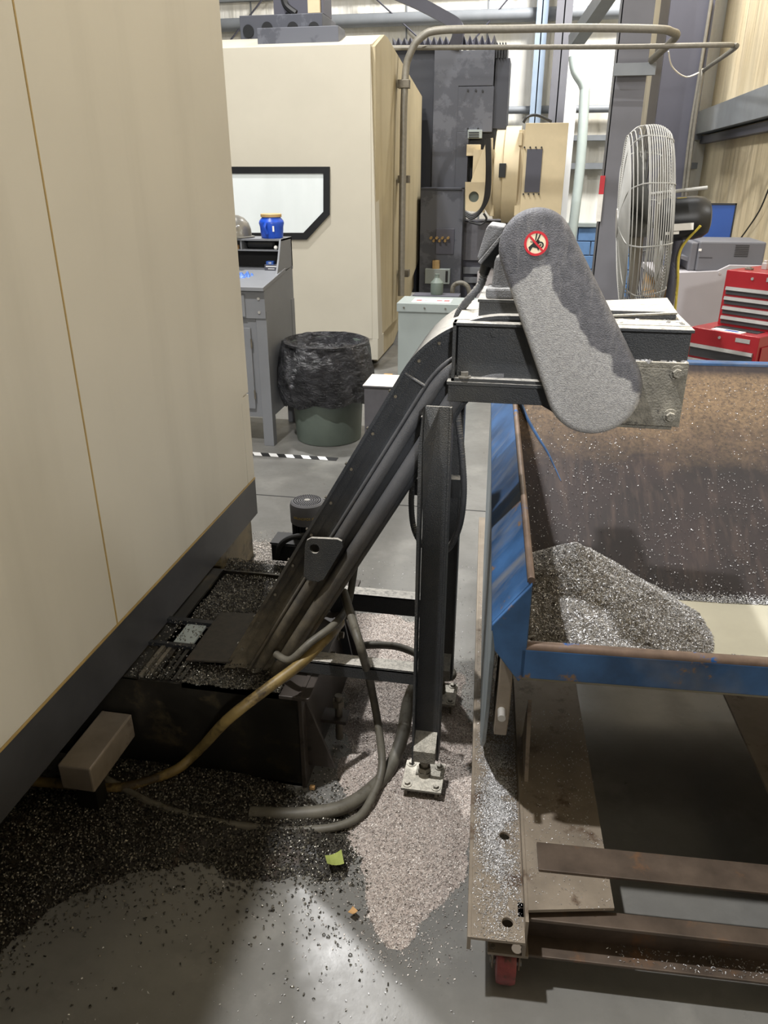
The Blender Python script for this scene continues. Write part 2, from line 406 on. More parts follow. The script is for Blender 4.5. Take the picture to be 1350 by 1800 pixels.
# ================================================================== SETTING
struct('floor', B((-9, -4, -.1), (5, 13, 0)), 'floor', label='gray polished concrete shop floor', cat='floor')
jt = B((-6, 3.86, -.002), (3, 3.868, .0012))
struct('trim_1', jt, 'blackmatte', label='thin dark control joint in the concrete floor', cat='joint')
struct('wall_back', B((-9, 12.5, 0), (2.5, 12.7, 8)), 'insul_back', label='far wall of white vinyl faced insulation', cat='wall')
struct('wall_right', B((2.3, -4, 0), (2.5, 12.5, 8)), 'insul_right', label='right hand wall of cream vinyl faced insulation', cat='wall')
def girt(name, a, b, m, lab): struct(name, B(a, b), m, label=lab, cat='beam')
z1 = on(1215, 222, x=2.3).z
girt('trim_2', (2.12, 3, 2.22), (2.3, 12.4, 2.5), 'girt', 'gray horizontal steel girt along the right wall above the fan')
girt('trim_3', (2.2, 3, 2.10), (2.3, 12.4, 2.19), 'coldark', 'dark lower flange under the right wall girt')
t2 = MB()
for zz in (3.7, 2.55):
    t2.cyl((-7, 12.35, zz), (1.2, 12.35, zz), .085 if zz > 3 else .05, n=16)
struct('trim_4', t2, 'girt', smooth=True, label='gray horizontal pipes running along the far wall', cat='pipe')
t3 = B((-7, 12.40, 4.0), (2.2, 12.5, 4.06)); t3.box((-.6, 12.3, 2.15), (2.2, 12.5, 2.22)); t3.box((.3, 12.3, 1.78), (2.2, 12.5, 1.86))
struct('trim_5', t3, 'girt', label='thin light steel girts on the far wall', cat='beam')
sb = MB()
for x in np.arange(-6.6, .2, 1.15): sb.box((x, 12.485, 0), (x+.02, 12.5, 7))
struct('trim_6', sb, 'girt', label='vertical seam battens of the far wall insulation', cat='seam')
br = MB().tube([(-5, 12.3, 3.1), (-3.6, 12.3, 4.4)], .012, 6, False); br.tube([(-3.1, 12.3, 4.5), (-1.2, 12.3, 3.0)], .012, 6, False)
br.tube([(-1.4, 12.3, 3.0), (.2, 12.3, 4.7)], .012, 6, False)
struct('trim_7', br, 'coldark', label='thin diagonal brace rods in front of the far wall', cat='brace')
struct('wall_front', B((-1.05, -.64, 0), (.29, -.6, 1.5)).box((.29, -.64, 0), (2.3, -.6, 1.95)), 'coldark', label='low gray partitions added behind the viewer to shade the floor', cat='wall')  # unseen blockers added to keep the front fill off the low floor
# columns
def column(name, px0, px1, y, m, dep, lab, py=250):
    a = on(px0, py, y=y); b = on(px1, py, y=y)
    mb = B((a.x, y, 0), (b.x, y+.012, 7)); mb.box((a.x, y+dep, 0), (b.x, y+dep+.012, 7))
    c_ = (a.x+b.x)/2; mb.box((c_-.008, y, 0), (c_+.008, y+dep, 7)) if dep < .25 else mb.box((a.x, y, 0), (a.x+.01, y+dep, 7))
    return struct(name, mb, m, label=lab, cat='column')
column('trim_8', 1068, 1122, 9.0, 'colgray', .3, 'gray steel column behind the fan')
column('trim_9', 1152, 1228, 11.0, 'coldark', .5, 'wide dark gray tapered frame column beside the right wall', py=200)
column('trim_10', 938, 958, 12.1, 'bluegray', .2, 'pale blue steel column against the far wall', py=100)
column('trim_11', 972, 1000, 11.8, 'colgray', .2, 'gray steel column right of the pale blue one', py=100)
ca = on(1130, 120, y=8.95)
struct('trim_12', B((ca.x-.28, 8.90, 2.60), (ca.x+.12, 8.95, 2.71)), 'girt', bevel=.004, label='short gray strut channel across the column', cat='channel')
a = on(1128, 100, y=9.4); b = on(1150, 100, y=9.4)
struct('trim_13', B((a.x, 9.4, 2.1), (b.x, 9.55, 6)), 'insul_back', label='cream strip of insulation behind the gray column', cat='insulation')
a = on(1150, 100, y=9.6); b = on(1166, 100, y=9.6)
struct('trim_14', B((a.x, 9.6, 1.9), (b.x, 9.7, 6)), 'colgray', label='narrow gray flange beside the cream strip', cat='column')
# diagonal beam top right
p, q = on(1010, 75, y=11), on(1075, -20, y=10)
struct('trim_15', MB().tube([p, q], .11, 4, False), 'girt', label='gray diagonal eave strut above the conduits', cat='beam')
# down pipes
a, b_, c_, d_ = on(1008, 98, y=11.4), on(1012, 125, y=11.4), on(1026, 150, y=11.4), on(1020, 290, y=11.4)
pv = MB().tube([a, b_, c_, on(1027, 175, y=11.4), d_, on(1005, 420, y=11.4), on(1000, 470, y=11.4)], .065, 14)
struct('trim_16', pv, 'pvc', smooth=True, label='pale green downpipe with a bend near its top', cat='pipe')
a, b_ = on(1000, 95, y=11.9), on(985, 440, y=11.9)
struct('trim_17', B((a.x-.02, 11.9, .3), (a.x+.16, 12.05, 3.1)), 'white', label='bright white vertical panel left of the downpipe', cat='panel')
# blue block wainscot, block by block
bw = B((.25, 12.34, 0), (2.3, 12.5, 1.0))
wain = struct('trim_18', bw, 'girt', label='low blue painted block wainscot on the far wall', cat='wall')
cap = struct('block_cap', B((.22, 12.26, 1.0), (2.3, 12.5, 1.05)), 'lightgray', wain)
bm0 = None
for r in range(5):
    for c in range(6):
        x0 = .26+c*.4-(.2 if r % 2 else 0)
        if bm0 is None:
            bm0 = obj('brick', B((.004, 12.3, .004), (.392, 12.36, .192)), 'blocks', wain, bevel=.006)
            bb = bm0
        else:
            bb = bm0.copy(); C.objects.link(bb)
        bb.location = (max(x0, .26), 0, r*.2); bb.parent = wain
# conduits overhead
k1 = [on(705, 520, x=-1.3), on(708, 300, x=-1.3), on(712, 140, x=-1.3)]
yy = k1[2].y
k1 += [on(722, 92, y=yy), on(740, 66, y=yy), on(775, 53, y=yy), on(900, 51, y=yy), on(1020, 49, y=yy), on(1150, 51, y=yy), on(1180, 56, y=yy+.12), on(1187, 66, y=yy+.35), on(1145, 106, y=8.9)]
cd = empty('conduit', (k1[0].x, k1[0].y, k1[0].z), 'thick gray conduit bending off the cream machine and running overhead to the column', 'conduit', 'overhead conduits')
obj('pipe', MB().tube(k1, .034, 14), 'conduit', cd, True)
for py in (148, 315, 480):
    p = on(710, py, x=-1.31)
    obj('clamp', B((-1.365, p.y-.05, p.z-.035), (-1.255, p.y+.05, p.z+.035)), 'steeldull', cd, bevel=.004)
k2 = [on(690, 84, y=yy+.1), on(900, 83, y=yy+.1), on(1100, 82, y=yy+.1), on(1262, 79, y=yy+.1), on(1288, 80, y=yy+.2), on(1290, 86, y=yy+.4), on(1240, 122, y=10.7), on(1234, 135, y=10.85), on(1218, 240, y=10.9), on(1203, 370, y=10.9)]
tag(obj('conduit', MB().tube(k2, .022, 10), 'conduit', smooth=True), 'thin gray conduit running overhead then down the dark column', 'conduit', 'overhead conduits')
k3 = [on(1252, -10, y=10.95), on(1228, 140, y=10.95), on(1212, 240, y=10.95), on(1197, 370, y=10.95)]
tag(obj('conduit', MB().tube(k3, .02, 10), 'conduit', smooth=True), 'straight thin conduit running down the dark frame column by the right wall', 'conduit', 'overhead conduits')
k4 = [on(1175, 90, y=9.4), on(1182, 118, y=9.6), on(1205, 135, y=10), on(1228, 128, y=10.6)]
tag(obj('cable', MB().tube(k4, .008, 6), 'paper', smooth=True), 'thin pale cable sagging between the overhead conduits', 'cable')
k5 = [on(1352, 330, x=2.25), on(1335, 370, x=2.25), on(1312, 405, x=2.25), on(1297, 425, x=2.25)]
tag(obj('cable', MB().tube(k5, .008, 6), 'blackmatte', smooth=True), 'thin black cable hanging on the right wall above the printer', 'cable')

e1_ = on(1057, 345, y=8.97)
fx_ = empty('wall_sign', (e1_.x, 8.97, e1_.z), 'small red and white sign strip on the left edge of the gray column', 'sign')
obj('sign_plate', B((e1_.x-.03, 8.97, e1_.z-.25), (e1_.x+.02, 8.985, e1_.z+.02)), 'paper', fx_); obj('red_header', B((e1_.x-.03, 8.968, e1_.z+.02), (e1_.x+.02, 8.985, e1_.z+.2)), 'stickred', fx_)
# ================================================================== LEFT MACHINE
X0 = -1.1
lm = empty('machining_center', (X0, 1.2, 0), 'large cream machine enclosure with charcoal skirt filling the left side', 'machine')
obj('body', B((-3.2, -1.5, .50), (X0-.02, 2.87, 2.7)), 'cream', lm)
obj('side_panel', B((X0-.02, -1.5, .512), (X0, 1.697, 2.7)), 'cream', lm, bevel=.003)
sp = MB(); sp.prism([(1.703, .512), (2.80, .512), (2.80, .86), (2.825, .885), (2.885, .885), (2.885, 2.7), (1.703, 2.7)], 'x', X0-.02, X0)
obj('side_panel', sp, 'cream', lm, bevel=.003)
obj('corner_panel', B((X0-.02, 2.806, .512), (X0-.001, 2.885, .879)), 'cream', lm, bevel=.002)
obj('seam', B((X0-.018, 1.698, .512), (X0+.0004, 1.702, 2.7)), 'oilstain', lm, label='yellow oil stained seam')
obj('seam', B((X0-.018, .3, .505), (X0+.001, 2.886, .512)), 'oilstain', lm, label='yellow oil stained seam')
obj('skirt', B((-3.1, -1.5, .335), (X0-.004, 2.9, .505)), 'skirt', lm, bevel=.004)
obj('plinth', B((-2.2, 2.52, .012), (X0-.03, 2.88, .335)), 'plinth', lm, bevel=.004)
obj('plinth_rib', B((-1.6, 2.52, .13), (X0-.024, 2.885, .137)), 'blackoil', lm)
# square tube foot
ft = MB(); ft.box((-1.19, 1.44, .12), (-1.09, 1.68, .205))
fo = empty('support_tube', (-1.14, 1.5, 0), 'short square steel tube poking from under the cream machine', 'tube')
obj('tube', ft, 'skid', fo, bevel=.005)
obj('foot', B((-1.17, 1.47, 0), (-1.11, 1.52, .12)), 'blackoil', fo)

# ================================================================== TANK UNDER THE CONVEYOR
tk = empty('coolant_tank', (-.8, 1.9, 0), 'oily black coolant tank on the floor at the foot of the conveyor', 'tank')
tm = MB()
tm.box((-2.0, 1.69, 0), (-.56, 1.70, .33)); tm.box((-2.0, 2.38, 0), (-.56, 2.39, .33)); tm.box((-2.0, 1.69, 0), (-.56, 2.39, .01)); tm.box((-2, 1.69, 0), (-1.99, 2.39, .33))
obj('tank_shell', tm, 'blackoil', tk)
te = MB(); te.prism([(1.685, 0), (2.39, 0), (2.39, .34), (1.685, .34)], 'x', -.565, -.552)
te.box((-.62, 1.683, .325), (-.53, 2.39, .337))
obj('end_plate', te, 'tankside', tk, bevel=.002)
# gusset plates on the end, lugs and a levelling bolt
for y0 in (1.72, 2.2):
    obj('gusset', MB().prism([(-.552, .06), (-.47, .06), (-.552, .30)], 'y', y0, y0+.01), 'tankside', tk)
tl = MB().cyl((-.50, 1.90, .02), (-.50, 1.90, .19), .012, n=12); tl.cyl((-.50, 1.90, .15), (-.50, 1.90, .172), .02, n=6)
obj('levelling_bolt', tl, 'steeldull', tk, True)
obj('bolt_lug', B((-.552, 1.87, .10), (-.47, 1.93, .112)), 'tankside', tk)
for yb in (2.0, 2.12, 2.24):
    obj('bolt', bolt((-.552, yb, .27), (1, 0, 0), .012, .02), 'steeldull', tk)
# tank top pieces
obj('top_plate', B((-2, 1.69, .326), (-1.06, 2.38, .334)), 'blackoil', tk)
obj('chip_ledge', B((-.92, 1.69, .318), (-.62, 1.80, .33)), 'piledark', tk)
for i in range(9):
    x = -1.08+i*.021
    obj('rib', B((x, 1.70, .326), (x+.012, 1.86, .336+.004*(i % 2))), 'steeldull' if i in (1, 2) else 'blackoil', tk)
lid = MB(); lid.prism([(-.945, .345), (-.80, .355), (-.80, .362), (-.945, .352)], 'y', 1.78, 2.06)
obj('hatch_lid', lid, 'piledark', tk, bevel=.002)
wp = MB(); wp.prism([(-1.03, .335), (-.965, .335), (-.965, .342), (-1.03, .342)], 'y', 1.875, 1.985)
obj('reflective_plate', wp, 'lightgray', tk, label='pale bare metal plate')
obj('cross_strip', B((-1.12, 1.855, .334), (-.95, 1.87, .347)), 'black', tk)
obj('cross_strip', B((-1.12, 1.99, .334), (-.90, 2.01, .349)), 'black', tk)
obj('rear_tray', B((-1.3, 2.39, .03), (-.62, 2.62, .24)), 'piledark', tk)
obj('strainer_plate', B((-1.06, 2.02, .296), (-.60, 2.378, .308)), 'piledark', tk, label='plate buried in dark wet chips')

# ================================================================== CONVEYOR
cv = empty('chip_conveyor', (-.2, 1.95, 0), 'black inclined chip conveyor rising from the tank to the blue hopper', 'conveyor')
Y0, Y1 = 1.80, 2.13
PX, PZ, RR = -.285, 1.262, .28
def path(off, ext=.13, low=.30, n=14):
    pts = []
    d = (cos(pi/3), sin(pi/3)); nrm = (sin(pi/3), -cos(pi/3))
    L = (PZ-low)/d[1]
    pts.append((PX-d[0]*L+nrm[0]*off, PZ-d[1]*L+nrm[1]*off))
    cx, cz = PX+nrm[0]*RR, PZ+nrm[1]*RR
    for i in range(n+1):
        ph = pi/3*(1-i/n)
        r = RR-off
        pts.append((cx-sin(ph)*r, cz+cos(ph)*r))
    pts.append((cx+ext, cz+RR-off)); return pts
def band(o0, o1, y0, y1, ext=.13, low=.30):
    a = path(o0, ext, low); b = path(o1, ext, low); n = len(a); mb = MB()
    vs = []
    for (p, q) in zip(a, b):
        vs += [(p[0], y0, p[1]), (q[0], y0, q[1]), (q[0], y1, q[1]), (p[0], y1, p[1])]
    fs = []
    for i in range(n-1):
        for k in range(4): fs.append((i*4+k, i*4+(k+1) % 4, (i+1)*4+(k+1) % 4, (i+1)*4+k))
    fs += [(0, 3, 2, 1), tuple(n*4-4+k for k in range(4))]
    return mb.add(vs, fs)
obj('trough', band(.004, .165, Y0, Y1, low=.27), 'conv', cv, True)
obj('top_cover', band(-.004, .004, Y0-.014, Y1+.014), 'conv', cv, True, label='top cover plate dusted with white swarf')
obj('cover_edge', band(.004, .026, Y0-.006, Y0), 'conv', cv, True)
def rail(off, r, y, name, m='tube', ext=.0, low=.3):
    pts = [(p[0], y, p[1]) for p in path(off, ext, low)]
    return obj(name, MB().tube(pts, r, 14, False), m, cv, True)
rail(.062, .0045, Y0-.004, 'weld_bead', 'guide')
rail(.084, .016, Y0-.002, 'guide_tube', 'guide')
rail(.138, .022, Y0-.004, 'guide_tube', 'guide')
rail(.160, .010, Y0-.001, 'bottom_edge', 'conv')

# cross bead between two cover sections
pts = path(0, 0, .3)
obj('section_joint', MB().tube([(PX+.004, Y0-.004, PZ-.002), (PX+.866*.062, Y0-.006, PZ-.5*.062)], .004, 8, False), 'tube', cv, True)
d = (cos(pi/3), sin(pi/3)); nr = (sin(pi/3), -cos(pi/3))
bolts = []
for i in range(9):
    L = .06+i*.115
    x = PX-d[0]*L+nr[0]*.014; z = PZ-d[1]*L+nr[1]*.014
    obj('bolt', bolt((x, Y0-.006, z), (0, -1, 0), .0042, .006, False), 'steeldull', cv)
    x = PX-d[0]*L-nr[0]*.003; z = PZ-d[1]*L-nr[1]*.003
    obj('bolt', bolt((x, Y0+.004, z), (-nr[0], 0, -nr[1]), .004, .005, False), 'steeldull', cv)
for ph in (50, 36, 22):
    t = radians(ph); cx, cz = PX+nr[0]*RR, PZ+nr[1]*RR
    obj('bolt', bolt((cx-sin(t)*(RR-.014), Y0-.006, cz+cos(t)*(RR-.014)), (0, -1, 0), .0042, .006, False), 'steeldull', cv)
# lifting ear with hole
def P3(px, py, y): p = on(px, py, y=y); return (p.x, p.z)
out = [P3(*p, 1.775) for p in ((537, 958), (540, 948), (548, 944), (594, 946), (602, 950), (604, 960), (570, 1017), (560, 1021), (541, 1018), (535, 1010))]
hc = P3(554, 963, 1.775)
obj('lifting_ear', MB().holed(out, hc, .0135, 'y', 1.768, 1.778), 'post', cv, True, bevel=.001, label='gray lifting lug with a round hole')
eb = P3(600, 953, 1.79); obj('lug_stub', MB().cyl((eb[0], 1.778, eb[1]), (eb[0], 1.80, eb[1]), .008, n=12), 'conv', cv, True)
# head box
hb = MB(); hb.box((-.155, 1.777, 1.262), (.36, 2.10, 1.385))
obj('head_box', hb, 'powder', cv, bevel=.002)
fr = MB(); fr.box((-.165, 1.757, 1.256), (.10, 1.80, 1.264)); fr.box((-.165, 1.757, 1.256), (-.157, 1.80, 1.392)); fr.box((-.165, 1.757, 1.385), (.362, 1.80, 1.392))
obj('head_frame', fr, 'powder', cv, bevel=.001)
obj('head_cover', B((-.16, 1.80, 1.386), (.36, 2.10, 1.393)), 'dustplate', cv, label='dust caked top plate of the head')
lo = MB(); lo.box((-.175, 1.755, 1.247), (.13, 2.12, 1.2555)); lo.box((-.172, 1.765, 1.205), (.13, 1.776, 1.247))
obj('mounting_angle', lo, 'powder', cv, bevel=.001)
obj('bolt', bolt((-.135, 1.768, 1.264), (0, 0, 1), .010, .013), 'steel', cv, label='shiny dusted bolt')
obj('bolt', bolt((.085, 1.765, 1.225), (0, -1, 0), .009, .012), 'steel', cv)
obj('bolt', bolt((-.07, 1.777, 1.368), (0, -1, 0), .010, .006), 'powder', cv)
# discharge chute under the head (curves down over the bin)
ch = MB(); cpts = [(.085, 1.26), (.30, 1.26), (.30, 1.20), (.16, 1.175), (.105, 1.165), (.07, 1.185), (.02, 1.212), (-.03, 1.22), (-.03, 1.26)]
ch.prism(cpts, 'y', 1.80, 2.10); obj('discharge_chute', ch, 'powder', cv)
# right end bearing plate crusted with swarf
bp = empty
be = MB(); be.box((.19, 1.765, 1.17), (.363, 1.785, 1.305)); be.box((.19, 1.765, 1.305), (.363, 1.80, 1.318)); be.box((.352, 1.785, 1.17), (.363, 2.09, 1.318)); be.box((.19, 1.78, 1.158), (.35, 2.0, 1.172))
obj('bearing_plate', be, 'dustplate', cv, bevel=.002, label='swarf crusted take up plate at the right end')
for px, py in ((1190, 655), (1178, 731), ):
    p = on(px, py, y=1.765); obj('bolt', bolt((p.x, 1.765, p.z), (0, -1, 0), .010, .014), 'dustplate', cv)
sl = MB(); mt = Matrix.Translation((.27, 1.96, 1.41)) @ Matrix.Rotation(radians(-4), 4, 'Y') @ Matrix.Rotation(radians(4), 4, 'X')
sl.box((-.10, -.09, -.002), (.07, .07, .002), mt)
sl2 = B((.18, 1.88, 1.394), (.34, 2.06, 1.402)); sl2.box((.18, 1.88, 1.402), (.34, 1.885, 1.41))
obj('cover_strip', sl2, 'powder', cv)
obj('loose_cover', sl, 'dustplate', cv, label='slightly tilted loose cover sheet caked in swarf')
# caked swarf lumps on head
cl = MB()
for i in range(160):
    x, y = (random.uniform(.19, .36), random.uniform(1.77, 1.80)) if i % 2 else (random.uniform(.15, .35), random.uniform(1.81, 2.08))
    z = 1.318 if i % 2 else 1.393; s_ = random.uniform(.0015, .0045)
    m_ = Matrix.Translation((x, y, z)) @ Matrix.Rotation(random.random()*6, 4, 'Z') @ Matrix.Rotation(random.random(), 4, 'X')
    cl.box((-s_*1.6, -s_, -s_*.6), (s_*1.6, s_, s_*.6), m_)
tag(obj('swarf_lumps', cl, 'chip', cv), kind='stuff')
# gear motor
pl = MB(); pl.box((-.115, 1.815, 1.392), (.06, 2.05, 1.398)); pl.box((-.112, 1.82, 1.398), (.06, 1.835, 1.43)); pl.box((-.115, 1.815, 1.43), (.06, 2.05, 1.437)); pl.box((-.112, 1.835, 1.398), (-.10, 2.05, 1.43))
obj('motor_base', pl, 'powder', cv, bevel=.001)
gm = MB(); gm.prism([(-.088, 1.437), (.03, 1.437), (.045, 1.50), (.05, 1.60), (-.005, 1.625), (-.045, 1.60), (-.06, 1.54), (-.082, 1.53)], 'y', 1.835, 1.95)
obj('gearbox', gm, 'dustgray', cv, bevel=.012)
gf = MB(); gf.box((-.098, 1.822, 1.437), (-.035, 1.90, 1.462)); obj('motor_foot', gf, 'dustgray', cv, bevel=.006)
obj('bolt', bolt((-.068, 1.845, 1.462), (0, 0, 1), .009, .012), 'dustgray', cv)
tb = MB(); tb.prism([P3(*p, 1.93) for p in ((844, 455), (850, 448), (886, 408), (889, 396), (862, 392), (857, 400), (842, 448))], 'y', 1.87, 2.0)
obj('terminal_box', tb, 'dustgray', cv, bevel=.004)
tb2 = MB(); tb2.prism([P3(*p, 1.90) for p in ((842, 458), (847, 462), (858, 450), (893, 405), (889, 402))], 'y', 1.86, 2.01)
obj('terminal_box_lid', tb2, 'dustgray', cv, bevel=.002)
tb3 = MB(); tb3.prism([P3(*p, 1.93) for p in ((848, 462), (872, 470), (900, 420), (892, 406))], 'y', 1.89, 1.97); obj('motor_neck', tb3, 'powder', cv)
mc = MB().cyl((-.01, 1.95, 1.555), (-.01, 2.12, 1.555), .062, n=28); mc.cyl((-.01, 2.12, 1.555), (-.01, 2.16, 1.555), .055, n=28)
obj('motor_can', mc, 'dustgray', cv, True)
gl = on(855, 466, y=1.93); g2 = on(850, 482, y=1.93)
obj('cable_gland', MB().cyl(gl, g2, .014, .012, n=14), 'black', cv, True)
fl = [on(851, 480, y=1.93), on(845, 500, y=1.93), on(825, 525, y=1.93), on(808, 548, y=1.95), on(800, 575, y=1.98), on(796, 600, y=2.0)]
obj('flexible_conduit', MB().tube(fl, .0105, 12, True, .006), 'tube', cv, True, label='gray corrugated flexible conduit')
# chain guard
g = empty
def capsule(c1, r1, c2, r2, off, n=30):
    dx, dz = c2[0]-c1[0], c2[1]-c1[1]; L = hypot(dx, dz); base = atan2(dz, dx); be_ = math.acos((r1-r2)/L)
    pts = []
    for i in range(n+1):
        t = base+be_+(2*pi-2*be_)*i/n; pts.append((c1[0]+cos(t)*(r1-off), c1[1]+sin(t)*(r1-off)))
    for i in range(n+1):
        t = base-be_+2*be_*i/n; pts.append((c2[0]+cos(t)*(r2-off), c2[1]+sin(t)*(r2-off)))
    return pts
c1, r1, c2, r2 = (.008, 1.560), .078, (.160, 1.262), .104
gd = MB(); layers = [(0, 1.756), (0, 1.722), (.0015, 1.714), (.005, 1.707), (.010, 1.703), (.016, 1.7015)]
vs = []; n = None
for off, y in layers:
    pp = capsule(c1, r1, c2, r2, off); n = len(pp); vs += [(p[0], y, p[1]) for p in pp]
fs = [(i*n+k, i*n+(k+1) % n, (i+1)*n+(k+1) % n, (i+1)*n+k) for i in range(len(layers)-1) for k in range(n)]
fs += [tuple(range((len(layers)-1)*n, len(layers)*n)), tuple(range(n-1, -1, -1))]
gd.add(vs, fs)
cg = obj('chain_guard', gd, 'guard', cv, True, label='rounded oblong chain guard, gray with dust and wiped dark patches')
def disc(c, r, y, n=40, r0=0, a0=0, a1=2*pi, th=.0006):
    mb = MB(); N = n
    if r0 == 0:
        mb.prism([(c[0]+r*cos(2*pi*i/N), c[1]+r*sin(2*pi*i/N)) for i in range(N)], 'y', y-th, y+th)
    else:
        for i in range(N):
            t0 = a0+(a1-a0)*i/N; t1 = a0+(a1-a0)*(i+1)/N
            mb.prism([(c[0]+r0*cos(t0), c[1]+r0*sin(t0)), (c[0]+r*cos(t0), c[1]+r*sin(t0)), (c[0]+r*cos(t1), c[1]+r*sin(t1)), (c[0]+r0*cos(t1), c[1]+r0*sin(t1))], 'y', y-th, y+th)
    return mb
sc_ = on(942.5, 428, y=1.70); sc = (sc_.x, sc_.z); yb = 1.7008; R0 = .0248
stk = obj('warning_sign', disc(sc, R0*.97, yb), 'stickcream', cg, label='round red and cream no hands pictogram sticker')
k_ = [empty]
def sub(name, mb, m): return obj(name, mb, m, cv)
ringm = disc(sc, R0, yb-.0008, r0=R0*.80)
# pictogram in sticker units (u right, v up, radius 1)
def U(pts): return [(sc[0]+u*R0, sc[1]+v*R0) for u, v in pts]
hand = MB()
for poly in ([(-.02, .28), (.06, .80), (-.06, .84), (-.12, .20)], [(.02, .22), (.26, .82), (.36, .76), (.14, .20)], [(-.2, .1), (.1, .3), (.3, .22), (.1, -.1)],
             [(-.62, -.32), (-.2, .1), (.16, -.08), (.34, -.3), (.22, -.58), (.1, -.38), (-.28, -.3), (-.48, -.68)], [(-.5, .16), (-.2, .10), (-.18, .06), (-.5, .10)]):
    hand.prism(U(poly), 'y', yb-.0012, yb)
cc = (sc[0]+.36*R0, sc[1]-.12*R0)
for (ra, rb) in ((.16, .28), (0.03, .09)):
    for i in range(24):
        t0 = 2*pi*i/24; t1 = 2*pi*(i+1)/24
        hand.prism([(cc[0]+ra*R0*cos(t0), cc[1]+ra*R0*sin(t0)), (cc[0]+rb*R0*cos(t0), cc[1]+rb*R0*sin(t0)), (cc[0]+rb*R0*cos(t1), cc[1]+rb*R0*sin(t1)), (cc[0]+ra*R0*cos(t1), cc[1]+ra*R0*sin(t1))], 'y', yb-.0012, yb)
sub('sign_symbol', hand, 'stickblack')
sub('sign_ring', ringm, 'stickred')
sub('sign_slash', MB().prism(U([(-.62, .50), (-.50, .62), (.62, -.50), (.50, -.62)]), 'y', yb-.0018, yb), 'stickred')

# legs: near and far post on pads
def post(y, name):
    pm = MB()
    pm.prism([(-.232, .10), (-.168, .10), (-.166, 1.19), (-.224, 1.19)], 'y', y, y+.006)         # web
    pm.prism([(-.238, .10), (-.232, .10), (-.226, 1.19), (-.236, 1.10)], 'y', y-.035, y+.006)    # left flange
    pm.prism([(-.168, .10), (-.162, .10), (-.160, 1.19), (-.166, 1.19)], 'y', y-.004, y+.05)      # right flange
    # gusset in the top of the channel
    pm.add([(-.226, y-.03, 1.10), (-.226, y, 1.19), (-.19, y, 1.19), (-.226, y, .86)], [(0, 1, 2), (0, 2, 3), (0, 3, 1), (1, 3, 2)])
    pp = obj(name, pm, 'post', cv, bevel=.0012)
    s = MB(); s.prism([(y-.045, .125), (y+.0, .125), (y+.0, .205), (y-.045, .165)], 'x', -.232, -.168)
    obj('foot_socket', s, 'dustplate', cv)
    st = MB().cyl((-.2, y-.02, .06), (-.2, y-.02, .125), .012, n=12); st.cyl((-.2, y-.02, .075), (-.2, y-.02, .092), .019, n=6); st.cyl((-.2, y-.02, .058), (-.2, y-.02, .074), .019, n=18); st.cyl((-.2, y-.02, .108), (-.2, y-.02, .122), .018, n=6)
    obj('levelling_screw', st, 'steeldull', cv, True)
    pd = MB(); pd.box((-.262, y-.085, .048), (-.142, y+.035, .058)); obj('foot_pad', pd, 'dustplate', cv, bevel=.003)
    ch_ = MB(); ch_.box((-.252, y-.075, 0), (-.244, y+.025, .048)); ch_.box((-.162, y-.075, 0), (-.154, y+.025, .048)); obj('pad_channel', ch_, 'steeldull', cv)
    for bx, by in ((-.245, -.068), (-.160, -.068), (-.245, .018), (-.160, .018)):
        obj('bolt', bolt((bx, y+by, .058), (0, 0, 1), .0085, .011), 'dustplate', cv)
post(1.765, 'leg'); post(2.17, 'leg')
obj('leg_bracket', B((-.30, 2.13, .80), (-.16, 2.17, .86)), 'powder', cv)
obj('leg_bracket', B((-.236, 1.77, 1.0), (-.17, 1.80, 1.16)), 'powder', cv)
# beams tying the legs to the tank
n1 = MB(); n1.box((-.66, 1.785, .385), (-.20, 1.84, .392)); n1.box((-.66, 1.785, .35), (-.20, 1.792, .392))
obj('tie_beam', n1, 'post', cv, bevel=.001)
n2 = MB(); n2.box((-.62, 2.16, .405), (-.20, 2.21, .412)); n2.box((-.62, 2.16, .345), (-.20, 2.167, .41))
obj('tie_beam', n2, 'powder', cv, bevel=.001)
ds = MB(); ds.prism([(-.60, .40), (-.555, .40), (-.50, .10), (-.52, .10)], 'y', 2.15, 2.16); obj('stay_plate', ds, 'powder', cv)
# hoses
def hose(pts, r, m, lab, cat='hose', n=12, ribs=0):
    return tag(obj('hose', MB().tube(pts, r, n, True, ribs), m, smooth=True), lab, cat, 'hoses and cables around the conveyor')
hose([on(598, 1095, y=1.95), on(575, 1120, y=1.78), on(530, 1165, y=1.70), on(470, 1210, y=1.62), on(400, 1265, y=1.56), on(350, 1318, z=.09), on(300, 1358, z=.035), on(200, 1386, z=.02), on(80, 1375, z=.02), on(-40, 1370, z=.02)], .0155, 'hoseyellow', 'yellowish grimy hose crossing in front of the tank down to the floor')
hose([on(625, 985, y=2.0), on(612, 1060, y=1.93), on(590, 1095, y=1.8), on(545, 1130, y=1.72), on(510, 1160, y=1.7), on(485, 1150, y=1.73)], .011, 'hose', 'short gray hose looping over the tie beam beside the conveyor')
hose([on(604, 1040, y=1.9), on(618, 1085, y=1.8), on(636, 1145, y=1.72), on(652, 1205, z=.26), on(667, 1290, z=.13), on(671, 1350, z=.06), on(655, 1400, z=.03), on(625, 1440, z=.02), on(560, 1458, z=.016), on(450, 1455, z=.016), on(340, 1437, z=.016), on(260, 1410, z=.016), on(195, 1375, z=.02), on(150, 1350, z=.05), on(120, 1335, z=.03)], .0125, 'hose', 'long thin gray hose hanging from the conveyor and curling along the floor')
hose([on(760, 1190, z=.20), on(735, 1200, z=.19), on(718, 1235, z=.14), on(708, 1290, z=.08), on(688, 1345, z=.04), on(655, 1385, z=.028), on(600, 1420, z=.024), on(520, 1432, z=.022), on(440, 1430, z=.02)], .021, 'hose', 'thick gray hose from behind the post to the floor')
